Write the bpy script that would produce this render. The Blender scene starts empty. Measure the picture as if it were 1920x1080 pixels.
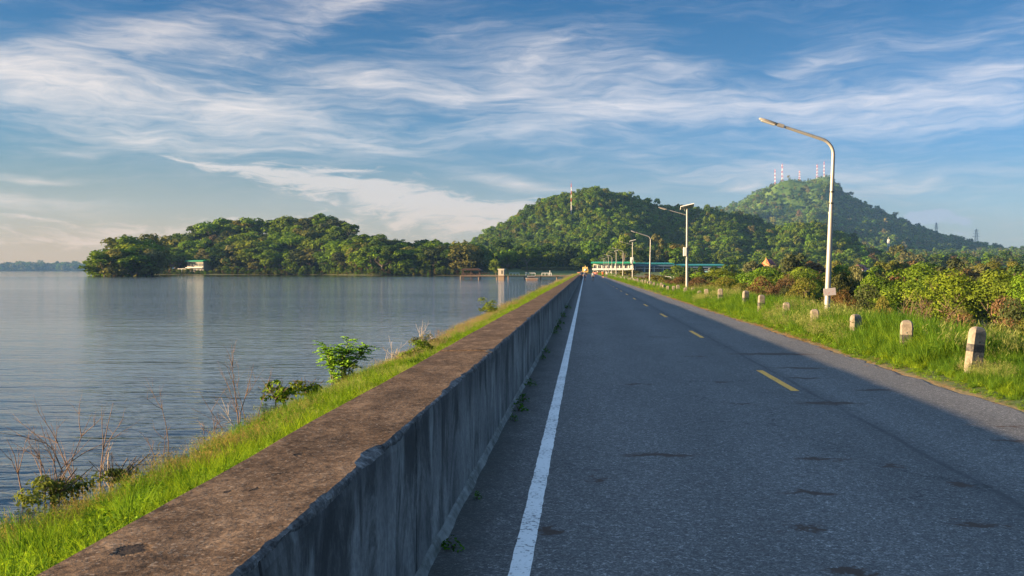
import bpy, bmesh, math, random
import numpy as np
from mathutils import Vector, Matrix, Euler
R = math.radians
sc = bpy.context.scene
col = sc.collection
rng = np.random.default_rng(7)
random.seed(7)

# ------------------------------------------------------------------ camera
CAM_H = 1.70
F = 1867.0                      # focal length in pixels of the 1920 wide photograph
YAW = R(4.196)
cam = bpy.data.cameras.new('camera')
cam.sensor_width = 36.0
cam.lens = F / 1920 * 36.0
cam.clip_start = 0.05
cam.clip_end = 20000.0
camo = bpy.data.objects.new('camera', cam)
col.objects.link(camo)
camo.location = (0, 0, CAM_H)
camo.rotation_euler = (R(90 - 1.0127), 0, YAW)
sc.camera = camo


def ray(px, py):
    """world direction of a point of the photograph (1920x1080)"""
    d = Vector(((px - 960) / F, -(py - 540) / F, -1.0))
    return (camo.rotation_euler.to_matrix() @ d)


def at(px, py, Y):
    """the point Y metres along the road seen at that place"""
    d = ray(px, py)
    return Vector((0, 0, CAM_H)) + d * (Y / d.y)


# ------------------------------------------------------------------ sun, sky, exposure
SUN_EL, SUN_AZ = R(9.25), R(-105.0)      # azimuth clockwise from +Y
to_sun = Vector((math.sin(SUN_AZ) * math.cos(SUN_EL), math.cos(SUN_AZ) * math.cos(SUN_EL), math.sin(SUN_EL)))
sl = bpy.data.lights.new('sun', 'SUN')
sl.energy = 5.0
sl.angle = R(0.5)
sl.color = (1.0, 0.73, 0.42)
so = bpy.data.objects.new('sun', sl)
col.objects.link(so)
so.location = (-60, 0, 40)
so.rotation_euler = to_sun.to_track_quat('Z', 'Y').to_euler()

sc.view_settings.view_transform = 'Standard'
sc.view_settings.look = 'None'
sc.view_settings.gamma = 1.0
sc.view_settings.exposure = 2.15
sc.render.engine = 'CYCLES'
sc.cycles.max_bounces = 5
sc.cycles.diffuse_bounces = 2
sc.cycles.glossy_bounces = 2
sc.cycles.transmission_bounces = 2
sc.cycles.transparent_max_bounces = 6
sc.cycles.volume_bounces = 0
sc.cycles.caustics_reflective = False
sc.cycles.caustics_refractive = False


class NT:
    """small helper round a node tree"""
    def __init__(self, tree):
        self.t = tree

    def n(self, kind, **kw):
        nd = self.t.nodes.new(kind)
        for k, v in kw.items():
            setattr(nd, k, v)
        return nd

    def put(self, sock, v):
        if v is None:
            return
        if isinstance(v, bpy.types.NodeSocket):
            self.t.links.new(v, sock)
        else:
            if isinstance(v, (tuple, list)) and len(v) == 3 and sock.type == 'RGBA':
                v = (*v, 1.0)
            sock.default_value = v

    def math(self, op, a, b=None, c=None, clamp=False):
        nd = self.n('ShaderNodeMath', operation=op, use_clamp=clamp)
        for i, v in enumerate((a, b, c)):
            self.put(nd.inputs[i], v)
        return nd.outputs[0]

    def vmath(self, op, a, b=None, out=0):
        nd = self.n('ShaderNodeVectorMath', operation=op)
        self.put(nd.inputs[0], a)
        if b is not None:
            if op == 'SCALE':
                self.put(nd.inputs['Scale'], b)
            else:
                self.put(nd.inputs[1], b)
        return nd.outputs[out]

    def mapping(self, v, loc=(0, 0, 0), rot=(0, 0, 0), scale=(1, 1, 1), kind='POINT'):
        nd = self.n('ShaderNodeMapping', vector_type=kind)
        self.put(nd.inputs[0], v)
        nd.inputs['Location'].default_value = loc
        nd.inputs['Rotation'].default_value = rot
        nd.inputs['Scale'].default_value = scale
        return nd.outputs[0]

    def noise(self, v, scale=1.0, detail=4.0, rough=0.5, dist=0.0, lac=2.0, out=0):
        nd = self.n('ShaderNodeTexNoise')
        self.put(nd.inputs['Vector'], v)
        nd.inputs['Scale'].default_value = scale
        nd.inputs['Detail'].default_value = detail
        nd.inputs['Roughness'].default_value = rough
        nd.inputs['Lacunarity'].default_value = lac
        self.put(nd.inputs['Distortion'], dist)
        return nd.outputs[out]

    def voronoi(self, v, scale=1.0, feature='F1', out='Distance', rand=1.0):
        nd = self.n('ShaderNodeTexVoronoi', feature=feature)
        self.put(nd.inputs['Vector'], v)
        nd.inputs['Scale'].default_value = scale
        nd.inputs['Randomness'].default_value = rand
        return nd.outputs[out]

    def ramp(self, f, stops, interp='LINEAR'):
        nd = self.n('ShaderNodeValToRGB')
        cr = nd.color_ramp
        cr.interpolation = interp
        while len(cr.elements) < len(stops):
            cr.elements.new(0.5)
        for e, (p, c) in zip(cr.elements, stops):
            e.position = p
            e.color = (c, c, c, 1) if not isinstance(c, (tuple, list)) else (*c[:3], 1)
        self.put(nd.inputs[0], f)
        return nd.outputs[0]

    def mix(self, f, a, b, blend='MIX'):
        nd = self.n('ShaderNodeMix', data_type='RGBA', blend_type=blend)
        self.put(nd.inputs[0], f)
        self.put(nd.inputs[6], a)
        self.put(nd.inputs[7], b)
        return nd.outputs[2]

    def step(self, v, a, b, lo=0.0, hi=1.0, smooth=True):
        nd = self.n('ShaderNodeMapRange')
        nd.interpolation_type = 'SMOOTHSTEP' if smooth else 'LINEAR'
        self.put(nd.inputs[0], v)
        for i, x in enumerate((a, b, lo, hi)):
            nd.inputs[i + 1].default_value = x
        return nd.outputs[0]

    def sep(self, v):
        nd = self.n('ShaderNodeSeparateXYZ')
        self.put(nd.inputs[0], v)
        return nd.outputs

    def comb(self, x=0.0, y=0.0, z=0.0):
        nd = self.n('ShaderNodeCombineXYZ')
        for i, v in enumerate((x, y, z)):
            self.put(nd.inputs[i], v)
        return nd.outputs[0]


def srgb(r, g, b):
    """0-255 display values -> linear"""
    f = lambda v: (v / 12.92 if v <= 0.04045 else ((v + 0.055) / 1.055) ** 2.4)
    return tuple(f(c / 255.0) for c in (r, g, b))


def build_world():
    w = bpy.data.worlds.new('World')
    sc.world = w
    w.use_nodes = True
    w.cycles.sampling_method = 'MANUAL'
    w.cycles.sample_map_resolution = 256
    T = NT(w.node_tree)
    bg = w.node_tree.nodes['Background']
    sky = T.n('ShaderNodeTexSky', sky_type='NISHITA')
    sky.sun_disc = False
    sky.sun_elevation = SUN_EL
    sky.sun_rotation = SUN_AZ
    sky.air_density = 1.0
    sky.dust_density = 0.6
    sky.ozone_density = 3.0
    d = T.n('ShaderNodeTexCoord').outputs['Generated']
    dx, dy, dz = T.sep(d)
    K = 18.67
    az = T.math('MULTIPLY', T.math('ARCTAN2', dx, dy), K)
    elr = T.math('ARCSINE', dz)
    el = T.math('MULTIPLY', elr, K)
    # clear air: bluer higher up, paler and warmer towards the horizon
    e01 = T.math('DIVIDE', el, 29.3)
    tint = T.ramp(e01, [(0.0, (0.97, 0.62, 0.40)), (0.033, (0.70, 0.71, 0.72)), (0.088, (0.50, 0.73, 0.90)),
                        (0.172, (0.10, 0.51, 0.83)), (0.24, (0.06, 0.46, 0.80)), (0.35, (0.6, 0.95, 1.15)), (0.48, (6.6, 5.2, 4.2)), (1.0, (10.6, 8.0, 6.3))])  # top stops brighten the unseen upper dome to lift the shade
    # less yellow on the side away from the sun
    side = T.step(az, -10.0, 7.0)
    tint = T.mix(T.math('MULTIPLY', side, T.step(el, 5.0, 0.0)), tint, T.vmath('MULTIPLY', tint, (0.74, 1.04, 1.50)))
    clear = T.vmath('MULTIPLY', sky.outputs[0], tint)
    base = T.vmath('SCALE', clear, 1.0)

    p = T.comb(az, el, 0.0)
    wv = T.noise(T.mapping(p, scale=(0.35, 0.9, 1)), 1.0, 3, 0.55, out=1)
    warp = T.vmath('SCALE', T.vmath('SUBTRACT', wv, (0.5, 0.5, 0.5)), 1.3)
    pw = T.vmath('ADD', p, T.vmath('MULTIPLY', warp, (1.2, 0.55, 0.0)))

    def blob(px, py, rx, ry, ang, amp):
        v = ray(px, py).normalized()
        a, e = math.atan2(v.x, v.y) * K, math.asin(v.z) * K
        m = T.mapping(pw, loc=(a, e, 0), rot=(0, 0, R(ang)), scale=(rx / 100.0, ry / 100.0, 1), kind='TEXTURE')
        g = T.n('ShaderNodeTexGradient', gradient_type='QUADRATIC_SPHERE')
        T.put(g.inputs[0], m)
        return T.math('MULTIPLY', g.outputs[1], amp)

    def total(lst):
        s = None
        for b in lst:
            v = blob(*b)
            s = v if s is None else T.math('ADD', s, v)
        return s

    # (px, py, radius x, radius y, tilt, amount): where the cirrus lies in the sky
    cirrus = total([
        (300, 70, 420, 95, 17, 0.75), (120, 95, 260, 70, 12, 0.45), (640, 15, 260, 60, 20, 0.95),
        (60, 145, 240, 75, -8, 0.95), (250, 190, 520, 100, -3, 1.0), (480, 200, 270, 100, -8, 1.1),
        (430, 100, 300, 50, 10, 0.45), (700, 150, 400, 70, -6, 0.85), (860, 180, 330, 45, 6, 0.75),
        (300, 258, 420, 60, -7, 0.9), (700, 270, 190, 24, -3, 1.1), (560, 275, 350, 50, -2, 0.45),
        (1000, 115, 330, 75, 8, 0.85), (1060, 210, 420, 100, 4, 0.8), (1300, 190, 480, 90, -6, 0.8),
        (1250, 130, 360, 70, -12, 0.4), (1560, 110, 260, 70, 15, 0.5), (1760, 190, 420, 65, -2, 0.95),
        (1880, 130, 260, 80, 5, 0.75), (1500, 190, 300, 60, 0, 0.55), (900, 240, 600, 70, 2, 0.45),
        (1150, 290, 500, 55, 0, 0.35), (1700, 300, 600, 90, 2, 0.42), (1350, 330, 500, 60, 0, 0.4),
        (80, 328, 190, 14, -1, 1.1), (50, 372, 230, 26, -4, 1.1), (120, 280, 260, 40, -5, 0.4),
        (830, 60, 260, 50, 10, 0.35), (1790, 60, 400, 40, 12, 0.3), (1380, 353, 70, 16, 0, 0.8),
        (960, 345, 260, 26, -9, 0.85), (1750, 350, 500, 40, 3, 0.45), (1700, 240, 500, 40, 0, 0.4),
    ])
    f1 = T.noise(T.mapping(pw, rot=(0, 0, R(-6)), scale=(0.30, 1.9, 1)), 1.0, 8, 0.58, 0.35)
    f2 = T.noise(T.mapping(pw, rot=(0, 0, R(13)), scale=(1.1, 8.0, 1)), 1.0, 6, 0.62, 0.5)
    fib = T.math('ADD', T.math('MULTIPLY', f1, 0.58), T.math('MULTIPLY', f2, 0.42))
    cirrus = T.math('DIVIDE', cirrus, T.math('ADD', 1.0, T.math('MULTIPLY', cirrus, 0.75)))
    dens = T.math('ADD', T.math('MULTIPLY', cirrus, 0.95), 0.175)
    a1 = T.math('ADD', dens, T.math('MULTIPLY', T.math('SUBTRACT', fib, 0.52), 2.5))
    a1 = T.step(a1, -0.05, 1.35)
    a1 = T.math('MULTIPLY', a1, T.step(cirrus, -0.4, 0.6))

    # rippled mackerel sheet low over the island, widening to the right
    sheet = total([(520, 330, 260, 26, -7, 0.9), (640, 350, 340, 36, -7, 1.1), (760, 385, 420, 50, -6, 1.2),
                   (930, 400, 360, 50, -2, 1.0), (400, 312, 120, 14, -5, 0.8), (660, 322, 260, 16, -4, 0.8),
                   (900, 430, 420, 40, 0, 0.7), (450, 420, 600, 30, 1, 0.8), (100, 447, 420, 34, 2, 0.8), (60, 400, 220, 16, -4, 0.7)])
    rip = T.noise(T.mapping(pw, rot=(0, 0, R(24)), scale=(1.9, 8.5, 1)), 1.0, 6, 0.62, 0.6)
    a2 = T.math('ADD', T.math('MULTIPLY', sheet, 0.72), T.math('MULTIPLY', T.math('SUBTRACT', rip, 0.5), 2.4))
    a2 = T.math('MULTIPLY', T.step(a2, 0.12, 0.85), T.step(sheet, 0.0, 0.35))

    low = T.step(el, 2.6, 0.0)
    lit = T.mix(low, T.mix(side, (7.3, 6.35, 5.6), (6.7, 6.25, 6.2)), (6.9, 4.7, 3.2))
    veil = T.step(el, 2.3, 0.0, 0.0, 0.62)
    c = T.mix(veil, base, T.mix(side, (5.6, 3.8, 1.9), (3.5, 3.8, 3.7)))
    c = T.mix(T.math('MULTIPLY', a2, 0.55), c, lit)
    c = T.mix(T.math('MULTIPLY', a1, 0.86), c, lit)
    # a few small grey cumulus scraps over the right slope
    cum = total([(1712, 405, 46, 26, 0, 1.6), (1745, 408, 62, 26, 0, 1.7), (1762, 396, 40, 16, 0, 1.4),
                 (1793, 409, 22, 22, 0, 1.3), (1778, 433, 34, 12, 0, 0.9)])
    cn = T.noise(T.mapping(p, scale=(5, 7, 1)), 1.0, 5, 0.6)
    a3 = T.step(T.math('ADD', cum, T.math('MULTIPLY', T.math('SUBTRACT', cn, 0.55), 1.6)), 0.25, 0.9)
    a3 = T.math('MULTIPLY', a3, T.step(cum, 0.0, 0.3))
    c = T.mix(T.math('MULTIPLY', a3, 0.7), c, (3.0, 3.35, 4.1))
    T.put(bg.inputs[0], T.vmath('SCALE', c, 0.64))
    bg.inputs[1].default_value = 0.056
    return bg


build_world()


# ------------------------------------------------------------------ mesh and object helpers
def tag(o, label=None, cat=None, group=None, kind=None):
    for k, v in (('label', label), ('category', cat), ('group', group), ('kind', kind)):
        if v:
            o[k] = v
    return o


def link(name, data, parent=None, loc=None):
    o = bpy.data.objects.new(name, data)
    col.objects.link(o)
    if parent is not None:
        o.parent = parent
    if loc is not None:
        o.location = loc
    return o


def empty(name, loc, label, cat, group=None, rz=0.0):
    o = link(name, None, None, loc)
    o.empty_display_size = 0.3
    o.rotation_euler = (0, 0, rz)
    return tag(o, label, cat, group)


def np_mesh(name, verts, faces, mats=(), smooth=False, midx=None, attr=None):
    """verts (N,3), faces (M,k) with one k"""
    verts = np.asarray(verts, dtype=np.float32)
    faces = np.asarray(faces, dtype=np.int32)
    me = bpy.data.meshes.new(name)
    n, (m, k) = len(verts), faces.shape
    me.vertices.add(n)
    me.vertices.foreach_set('co', verts.ravel())
    me.loops.add(m * k)
    me.loops.foreach_set('vertex_index', faces.ravel())
    me.polygons.add(m)
    me.polygons.foreach_set('loop_start', np.arange(0, m * k, k, dtype=np.int32))
    me.polygons.foreach_set('loop_total', np.full(m, k, dtype=np.int32))
    me.polygons.foreach_set('use_smooth', np.full(m, bool(smooth)))
    for mt in mats:
        me.materials.append(mt)
    if midx is not None:
        me.polygons.foreach_set('material_index', np.asarray(midx, dtype=np.int32))
    me.update(calc_edges=True)
    if attr is not None:
        a = me.attributes.new('shade', 'FLOAT', 'FACE')
        a.data.foreach_set('value', np.asarray(attr, dtype=np.float32))
    return me


class MB:
    """collects simple solids; build() links them as one mesh"""
    def __init__(self):
        self.v, self.f, self.s, self.mi = [], [], [], []

    def add(self, verts, faces, smooth=False, m=0):
        b = len(self.v)
        self.v += [tuple(p) for p in verts]
        self.f += [tuple(b + i for i in f) for f in faces]
        self.s += [smooth] * len(faces)
        self.mi += [m] * len(faces)

    def box(self, c, s, rz=0.0, rx=0.0, ry=0.0, m=0, bev=0.0):
        M = Euler((rx, ry, rz)).to_matrix()
        x, y, z = s[0] / 2, s[1] / 2, s[2] / 2
        c = Vector(c)
        if bev <= 0:
            p = [c + M @ Vector(q) for q in ((-x, -y, -z), (x, -y, -z), (x, y, -z), (-x, y, -z), (-x, -y, z), (x, -y, z), (x, y, z), (-x, y, z))]
            f = [(0, 3, 2, 1), (4, 5, 6, 7), (0, 1, 5, 4), (1, 2, 6, 5), (2, 3, 7, 6), (3, 0, 4, 7)]
            self.add(p, f, False, m)
        else:
            bm = bmesh.new()
            bmesh.ops.create_cube(bm, size=1.0)
            for v in bm.verts:
                v.co = Vector((v.co.x * 2 * x, v.co.y * 2 * y, v.co.z * 2 * z))
            bmesh.ops.bevel(bm, geom=bm.edges[:], offset=bev, segments=2, affect='EDGES', profile=0.5)
            bm.verts.index_update()
            self.add([c + M @ v.co for v in bm.verts], [[v.index for v in f.verts] for f in bm.faces], False, m)
            bm.free()

    def tube(self, pts, radii, n=8, cap=True, m=0, smooth=True):
        pts = [Vector(p) for p in pts]
        if not isinstance(radii, (list, tuple)):
            radii = [radii] * len(pts)
        rings = []
        ref = None
        for i, p in enumerate(pts):
            t = (pts[min(i + 1, len(pts) - 1)] - pts[max(i - 1, 0)]).normalized()
            if ref is None:
                ref = Vector((0, 0, 1)) if abs(t.z) < 0.9 else Vector((1, 0, 0))
            a = t.cross(ref)
            if a.length < 1e-5:
                a = t.orthogonal()
            a.normalize()
            b = a.cross(t).normalized()
            ref = b if abs(b.dot(t)) < 0.9 else ref
            ref = a.cross(t).normalized() * -1 if False else ref
            rings.append([p + (a * math.cos(2 * math.pi * k / n) + b * math.sin(2 * math.pi * k / n)) * radii[i] for k in range(n)])
        v = [q for r in rings for q in r]
        f = []
        for i in range(len(rings) - 1):
            for k in range(n):
                a0, a1 = i * n + k, i * n + (k + 1) % n
                f.append((a0, a1, a1 + n, a0 + n))
        self.add(v, f, smooth, m)
        if cap:
            self.add(rings[0], [tuple(range(n - 1, -1, -1))], False, m)
            self.add(rings[-1], [tuple(range(n))], False, m)

    def lathe(self, prof, n=12, c=(0, 0, 0), m=0, smooth=True):
        v = [(c[0] + r * math.cos(2 * math.pi * k / n), c[1] + r * math.sin(2 * math.pi * k / n), c[2] + z) for r, z in prof for k in range(n)]
        f = []
        for i in range(len(prof) - 1):
            for k in range(n):
                a0, a1 = i * n + k, i * n + (k + 1) % n
                f.append((a0, a1, a1 + n, a0 + n))
        self.add(v, f, smooth, m)

    def prism(self, poly, depth, M=None, m=0):
        """polygon in the x-z plane pushed along y, centred"""
        n = len(poly)
        v = [Vector((x, -depth / 2, z)) for x, z in poly] + [Vector((x, depth / 2, z)) for x, z in poly]
        if M is not None:
            v = [M @ p for p in v]
        f = [tuple(range(n)), tuple(range(2 * n - 1, n - 1, -1))]
        f += [(i + n, (i + 1) % n + n, (i + 1) % n, i) for i in range(n)]
        self.add(v, f, False, m)

    def build(self, name, mats, parent=None, loc=None):
        me = bpy.data.meshes.new(name)
        me.from_pydata(self.v, [], self.f)
        for mt in (mats if isinstance(mats, (list, tuple)) else [mats]):
            me.materials.append(mt)
        me.polygons.foreach_set('use_smooth', self.s)
        me.polygons.foreach_set('material_index', self.mi)
        me.update()
        return link(name, me, parent, loc)


def copy_tree(o, parent=None):
    c = o.copy()
    col.objects.link(c)
    if parent is not None:
        c.parent = parent
    for ch in [x for x in KIDS.get(o.name, [])]:
        copy_tree(ch, c)
    return c


KIDS = {}


def note_kids(root):
    for o in list(col.objects):
        if o.parent is not None:
            KIDS.setdefault(o.parent.name, [])
            if o not in KIDS[o.parent.name]:
                KIDS[o.parent.name].append(o)


# ------------------------------------------------------------------ materials
def material(name, base=(0.5, 0.5, 0.5), rough=0.6, metal=0.0, spec=0.5):
    m = bpy.data.materials.new(name)
    m.use_nodes = True
    b = m.node_tree.nodes['Principled BSDF']
    b.inputs['Base Color'].default_value = (*base, 1)
    b.inputs['Roughness'].default_value = rough
    b.inputs['Metallic'].default_value = metal
    b.inputs['Specular IOR Level'].default_value = spec
    return m, NT(m.node_tree), b


def bump(T, b, h, strength=0.5, dist=0.01):
    n = T.n('ShaderNodeBump')
    n.inputs['Strength'].default_value = strength
    n.inputs['Distance'].default_value = dist
    T.put(n.inputs['Height'], h)
    T.put(b.inputs['Normal'], n.outputs[0])


def pos(T):
    return T.n('ShaderNodeNewGeometry').outputs['Position']


def obj_co(T):
    return T.n('ShaderNodeTexCoord').outputs['Object']


def weathered(name, base, dark, rough=0.7, scale=4.0, amount=0.5, metal=0.0, streak=True, bstr=0.2, bdist=0.004, spec=0.4):
    m, T, b = material(name, base, rough, metal, spec)
    p = obj_co(T)
    n = T.noise(T.mapping(p, scale=(1, 1, 0.22 if streak else 1)), scale, 6, 0.65)
    n2 = T.noise(p, scale * 5, 4, 0.6)
    f = T.math('ADD', T.math('MULTIPLY', n, 0.7), T.math('MULTIPLY', n2, 0.3))
    T.put(b.inputs['Base Color'], T.mix(T.step(f, 0.62 - 0.3 * amount, 0.75), base, dark))
    T.put(b.inputs['Roughness'], T.step(n2, 0.3, 0.7, rough * 0.85, min(1, rough * 1.15)))
    bump(T, b, n2, bstr, bdist)
    return m


def ground_hit(px, py):
    d = ray(px, py)
    t = -CAM_H / d.z
    return d.x * t, d.y * t


def mat_asphalt():
    m, T, b = material('asphalt', (0.06, 0.06, 0.062), 0.82, 0, 0.35)
    p = pos(T)
    v1 = T.n('ShaderNodeTexVoronoi')
    T.put(v1.inputs['Vector'], p)
    v1.inputs['Scale'].default_value = 95
    stone = T.sep(v1.outputs['Color'])[0]
    fine = T.noise(p, 55, 4, 0.7)
    v2 = T.n('ShaderNodeTexVoronoi')
    T.put(v2.inputs['Vector'], p)
    v2.inputs['Scale'].default_value = 38
    big = T.sep(v2.outputs['Color'])[1]
    s = T.math('ADD', T.math('MULTIPLY', stone, 0.68), T.math('MULTIPLY', big, 0.32))
    c = T.ramp(s, [(0.0, (0.040, 0.039, 0.040)), (0.5, (0.092, 0.089, 0.088)), (0.80, (0.16, 0.155, 0.15)), (1.0, (0.36, 0.35, 0.335))])
    c = T.mix(T.step(fine, 0.52, 0.72, 0, 0.55), c, (0.035, 0.036, 0.04))
    large = T.noise(T.mapping(p, scale=(0.9, 0.25, 1)), 0.8, 5, 0.6)
    c = T.mix(T.step(large, 0.35, 0.68, 0.0, 0.4), c, T.vmath('SCALE', c, 0.6))
    x, y, z = T.sep(p)
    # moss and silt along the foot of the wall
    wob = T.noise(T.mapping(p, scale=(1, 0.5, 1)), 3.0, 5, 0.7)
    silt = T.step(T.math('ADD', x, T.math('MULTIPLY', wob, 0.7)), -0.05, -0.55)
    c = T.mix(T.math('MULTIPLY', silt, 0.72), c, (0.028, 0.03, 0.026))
    # paler polished wheel tracks
    tr = T.math('ADD', T.math('MULTIPLY', T.math('SINE', T.math('MULTIPLY', T.math('ADD', x, T.math('MULTIPLY', wob, 0.12)), 4.0)), 0.5), 0.5)
    c = T.mix(T.math('MULTIPLY', tr, 0.32), c, T.vmath('SCALE', c, 1.45))
    # a filled joint right of the centre line
    jw = T.noise(T.mapping(p, scale=(0, 0.5, 0)), 1.2, 5, 0.6)
    jx = T.math('ABSOLUTE', T.math('SUBTRACT', x, T.math('ADD', 3.06, T.math('MULTIPLY', jw, 0.16))))
    joint = T.math('MULTIPLY', T.step(jx, 0.055, 0.01), T.step(wob, 0.25, 0.6))
    c = T.mix(T.math('MULTIPLY', joint, 0.65), c, (0.028, 0.028, 0.03))
    jx2 = T.math('ABSOLUTE', T.math('SUBTRACT', x, T.math('ADD', 3.02, T.math('MULTIPLY', jw, 0.2))))
    joint2 = T.math('MULTIPLY', T.step(jx2, 0.26, 0.1), 0.25)
    c = T.mix(joint2, c, (0.04, 0.04, 0.044))
    # hairline cracks
    cv = T.n('ShaderNodeTexVoronoi', feature='DISTANCE_TO_EDGE')
    T.put(cv.inputs['Vector'], T.vmath('ADD', p, T.vmath('SCALE', T.noise(p, 1.4, 5, 0.65, out=1), 0.9)))
    cv.inputs['Scale'].default_value = 0.33
    crack = T.math('MULTIPLY', T.step(cv.outputs['Distance'], 0.0042, 0.0012), T.step(large, 0.46, 0.58))
    c = T.mix(T.math('MULTIPLY', crack, 0.8), c, (0.022, 0.022, 0.023))
    # dried mud and leaf stains
    sn = T.noise(T.mapping(p, scale=(0.8, 0.55, 1)), 2.6, 6, 0.62, 0.3)
    sm = T.noise(p, 0.35, 3, 0.5)
    st = T.math('MULTIPLY', T.step(T.math('ADD', sn, T.math('MULTIPLY', sm, 0.16)), 0.765, 0.83), 0.75)
    c = T.mix(st, c, (0.040, 0.022, 0.014))
    warp = T.vmath('SCALE', T.vmath('SUBTRACT', T.noise(p, 5.0, 5, 0.65, out=1), (0.5, 0.5, 0.5)), 0.62)
    pw = T.vmath('ADD', p, warp)
    acc = None
    for (px, py, w) in ((1198, 720, 60), (1350, 716, 36), (1394, 757, 46), (1553, 756, 130), (1232, 853, 130), (1541, 860, 90),
                        (1520, 924, 90), (1515, 989, 70), (1844, 986, 90), (1675, 874, 40), (1798, 909, 40), (1588, 1074, 80),
                        (1512, 709, 60), (1640, 731, 80), (1033, 994, 44), (1450, 664, 150), (1500, 690, 90), (1300, 668, 40),
                        (1900, 800, 60), (1890, 826, 60), (1240, 632, 40), (1120, 900, 40)):
        gx, gy = ground_hit(px, py)
        rx = w / F * gy * 0.85
        ry = max(0.11, rx * 0.30)
        mp = T.mapping(pw, loc=(gx, gy, 0), scale=(rx, ry, 1), kind='TEXTURE')
        g = T.n('ShaderNodeTexGradient', gradient_type='QUADRATIC_SPHERE')
        T.put(g.inputs[0], mp)
        acc = g.outputs[1] if acc is None else T.math('MAXIMUM', acc, g.outputs[1])
    spl = T.math('MULTIPLY', T.step(T.math('ADD', acc, T.math('MULTIPLY', T.math('SUBTRACT', T.noise(T.mapping(p, scale=(1, 2.2, 1)), 7, 5, 0.7), 0.42), 0.9)), 0.05, 0.46), 0.92)
    c = T.mix(spl, c, (0.046, 0.024, 0.014))
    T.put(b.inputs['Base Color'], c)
    h = T.math('ADD', T.math('MULTIPLY', v1.outputs['Distance'], -0.7), T.math('MULTIPLY', fine, 0.6))
    bump(T, b, h, 0.38, 0.010)
    return m


def mat_paint(name, colr, wear=0.5):
    m, T, b = material(name, colr, 0.7, 0, 0.4)
    p = pos(T)
    n = T.noise(p, 30, 6, 0.7)
    n2 = T.noise(p, 2.0, 4, 0.6)
    f = T.step(T.math('ADD', n, T.math('MULTIPLY', n2, 0.25)), 0.655, 0.76, 0, wear)
    T.put(b.inputs['Base Color'], T.mix(f, T.mix(T.step(n2, 0.3, 0.7, 0, 0.35), colr, T.vmath('SCALE', (*colr,), 0.75)), (0.07, 0.07, 0.072)))
    bump(T, b, n, 0.3, 0.004)
    return m


def mat_wall_top():
    m, T, b = material('wall_top_concrete', (0.2, 0.17, 0.14), 0.95, 0, 0.06)
    p = pos(T)
    n1 = T.noise(p, 1.3, 6, 0.65)
    n2 = T.noise(p, 22, 5, 0.72)
    n3 = T.noise(T.mapping(p, scale=(1, 0.45, 1)), 6, 5, 0.65)
    v = T.n('ShaderNodeTexVoronoi')
    T.put(v.inputs['Vector'], p)
    v.inputs['Scale'].default_value = 110
    grit = T.sep(v.outputs['Color'])[0]
    f = T.math('ADD', T.math('MULTIPLY', n2, 0.55), T.math('MULTIPLY', n3, 0.45))
    c = T.ramp(f, [(0.34, (0.030, 0.020, 0.014)), (0.46, (0.105, 0.066, 0.042)), (0.56, (0.175, 0.112, 0.070)), (0.70, (0.31, 0.21, 0.135))])
    c = T.mix(T.step(n1, 0.42, 0.66, 0, 0.5), c, T.vmath('SCALE', c, 0.55))
    c = T.mix(T.step(grit, 0.90, 0.97, 0, 0.45), c, (0.30, 0.24, 0.185))
    c = T.mix(T.step(grit, 0.16, 0.06, 0, 0.6), c, (0.04, 0.033, 0.028))
    # a few pits, darkened in colour and sunk by bump
    warp = T.vmath('SCALE', T.vmath('SUBTRACT', T.noise(p, 14.0, 4, 0.6, out=1), (0.5, 0.5, 0.5)), 0.10)
    pw = T.vmath('ADD', p, warp)
    acc = None
    for (px, py, rx, ry) in ((252, 1027, 0.075, 0.10), (430, 917, 0.02, 0.04), (476, 914, 0.02, 0.05), (560, 850, 0.03, 0.05), (600, 831, 0.012, 0.02), (735, 715, 0.02, 0.05)):
        d = ray(px, py)
        t = -(CAM_H - 0.9) / d.z
        mp = T.mapping(pw, loc=(d.x * t, d.y * t, 0.9), scale=(rx, ry, 0.3), kind='TEXTURE')
        g = T.n('ShaderNodeTexGradient', gradient_type='QUADRATIC_SPHERE')
        T.put(g.inputs[0], mp)
        acc = g.outputs[1] if acc is None else T.math('MAXIMUM', acc, g.outputs[1])
    pit = T.step(acc, 0.05, 0.3)
    c = T.mix(T.math('MULTIPLY', pit, 0.85), c, (0.025, 0.022, 0.022))
    T.put(b.inputs['Base Color'], c)
    h = T.math('ADD', T.math('MULTIPLY', n2, 0.8), T.math('MULTIPLY', grit, 0.35))
    h = T.math('SUBTRACT', h, T.math('MULTIPLY', pit, 2.0))
    bump(T, b, h, 0.8, 0.012)
    return m


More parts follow.
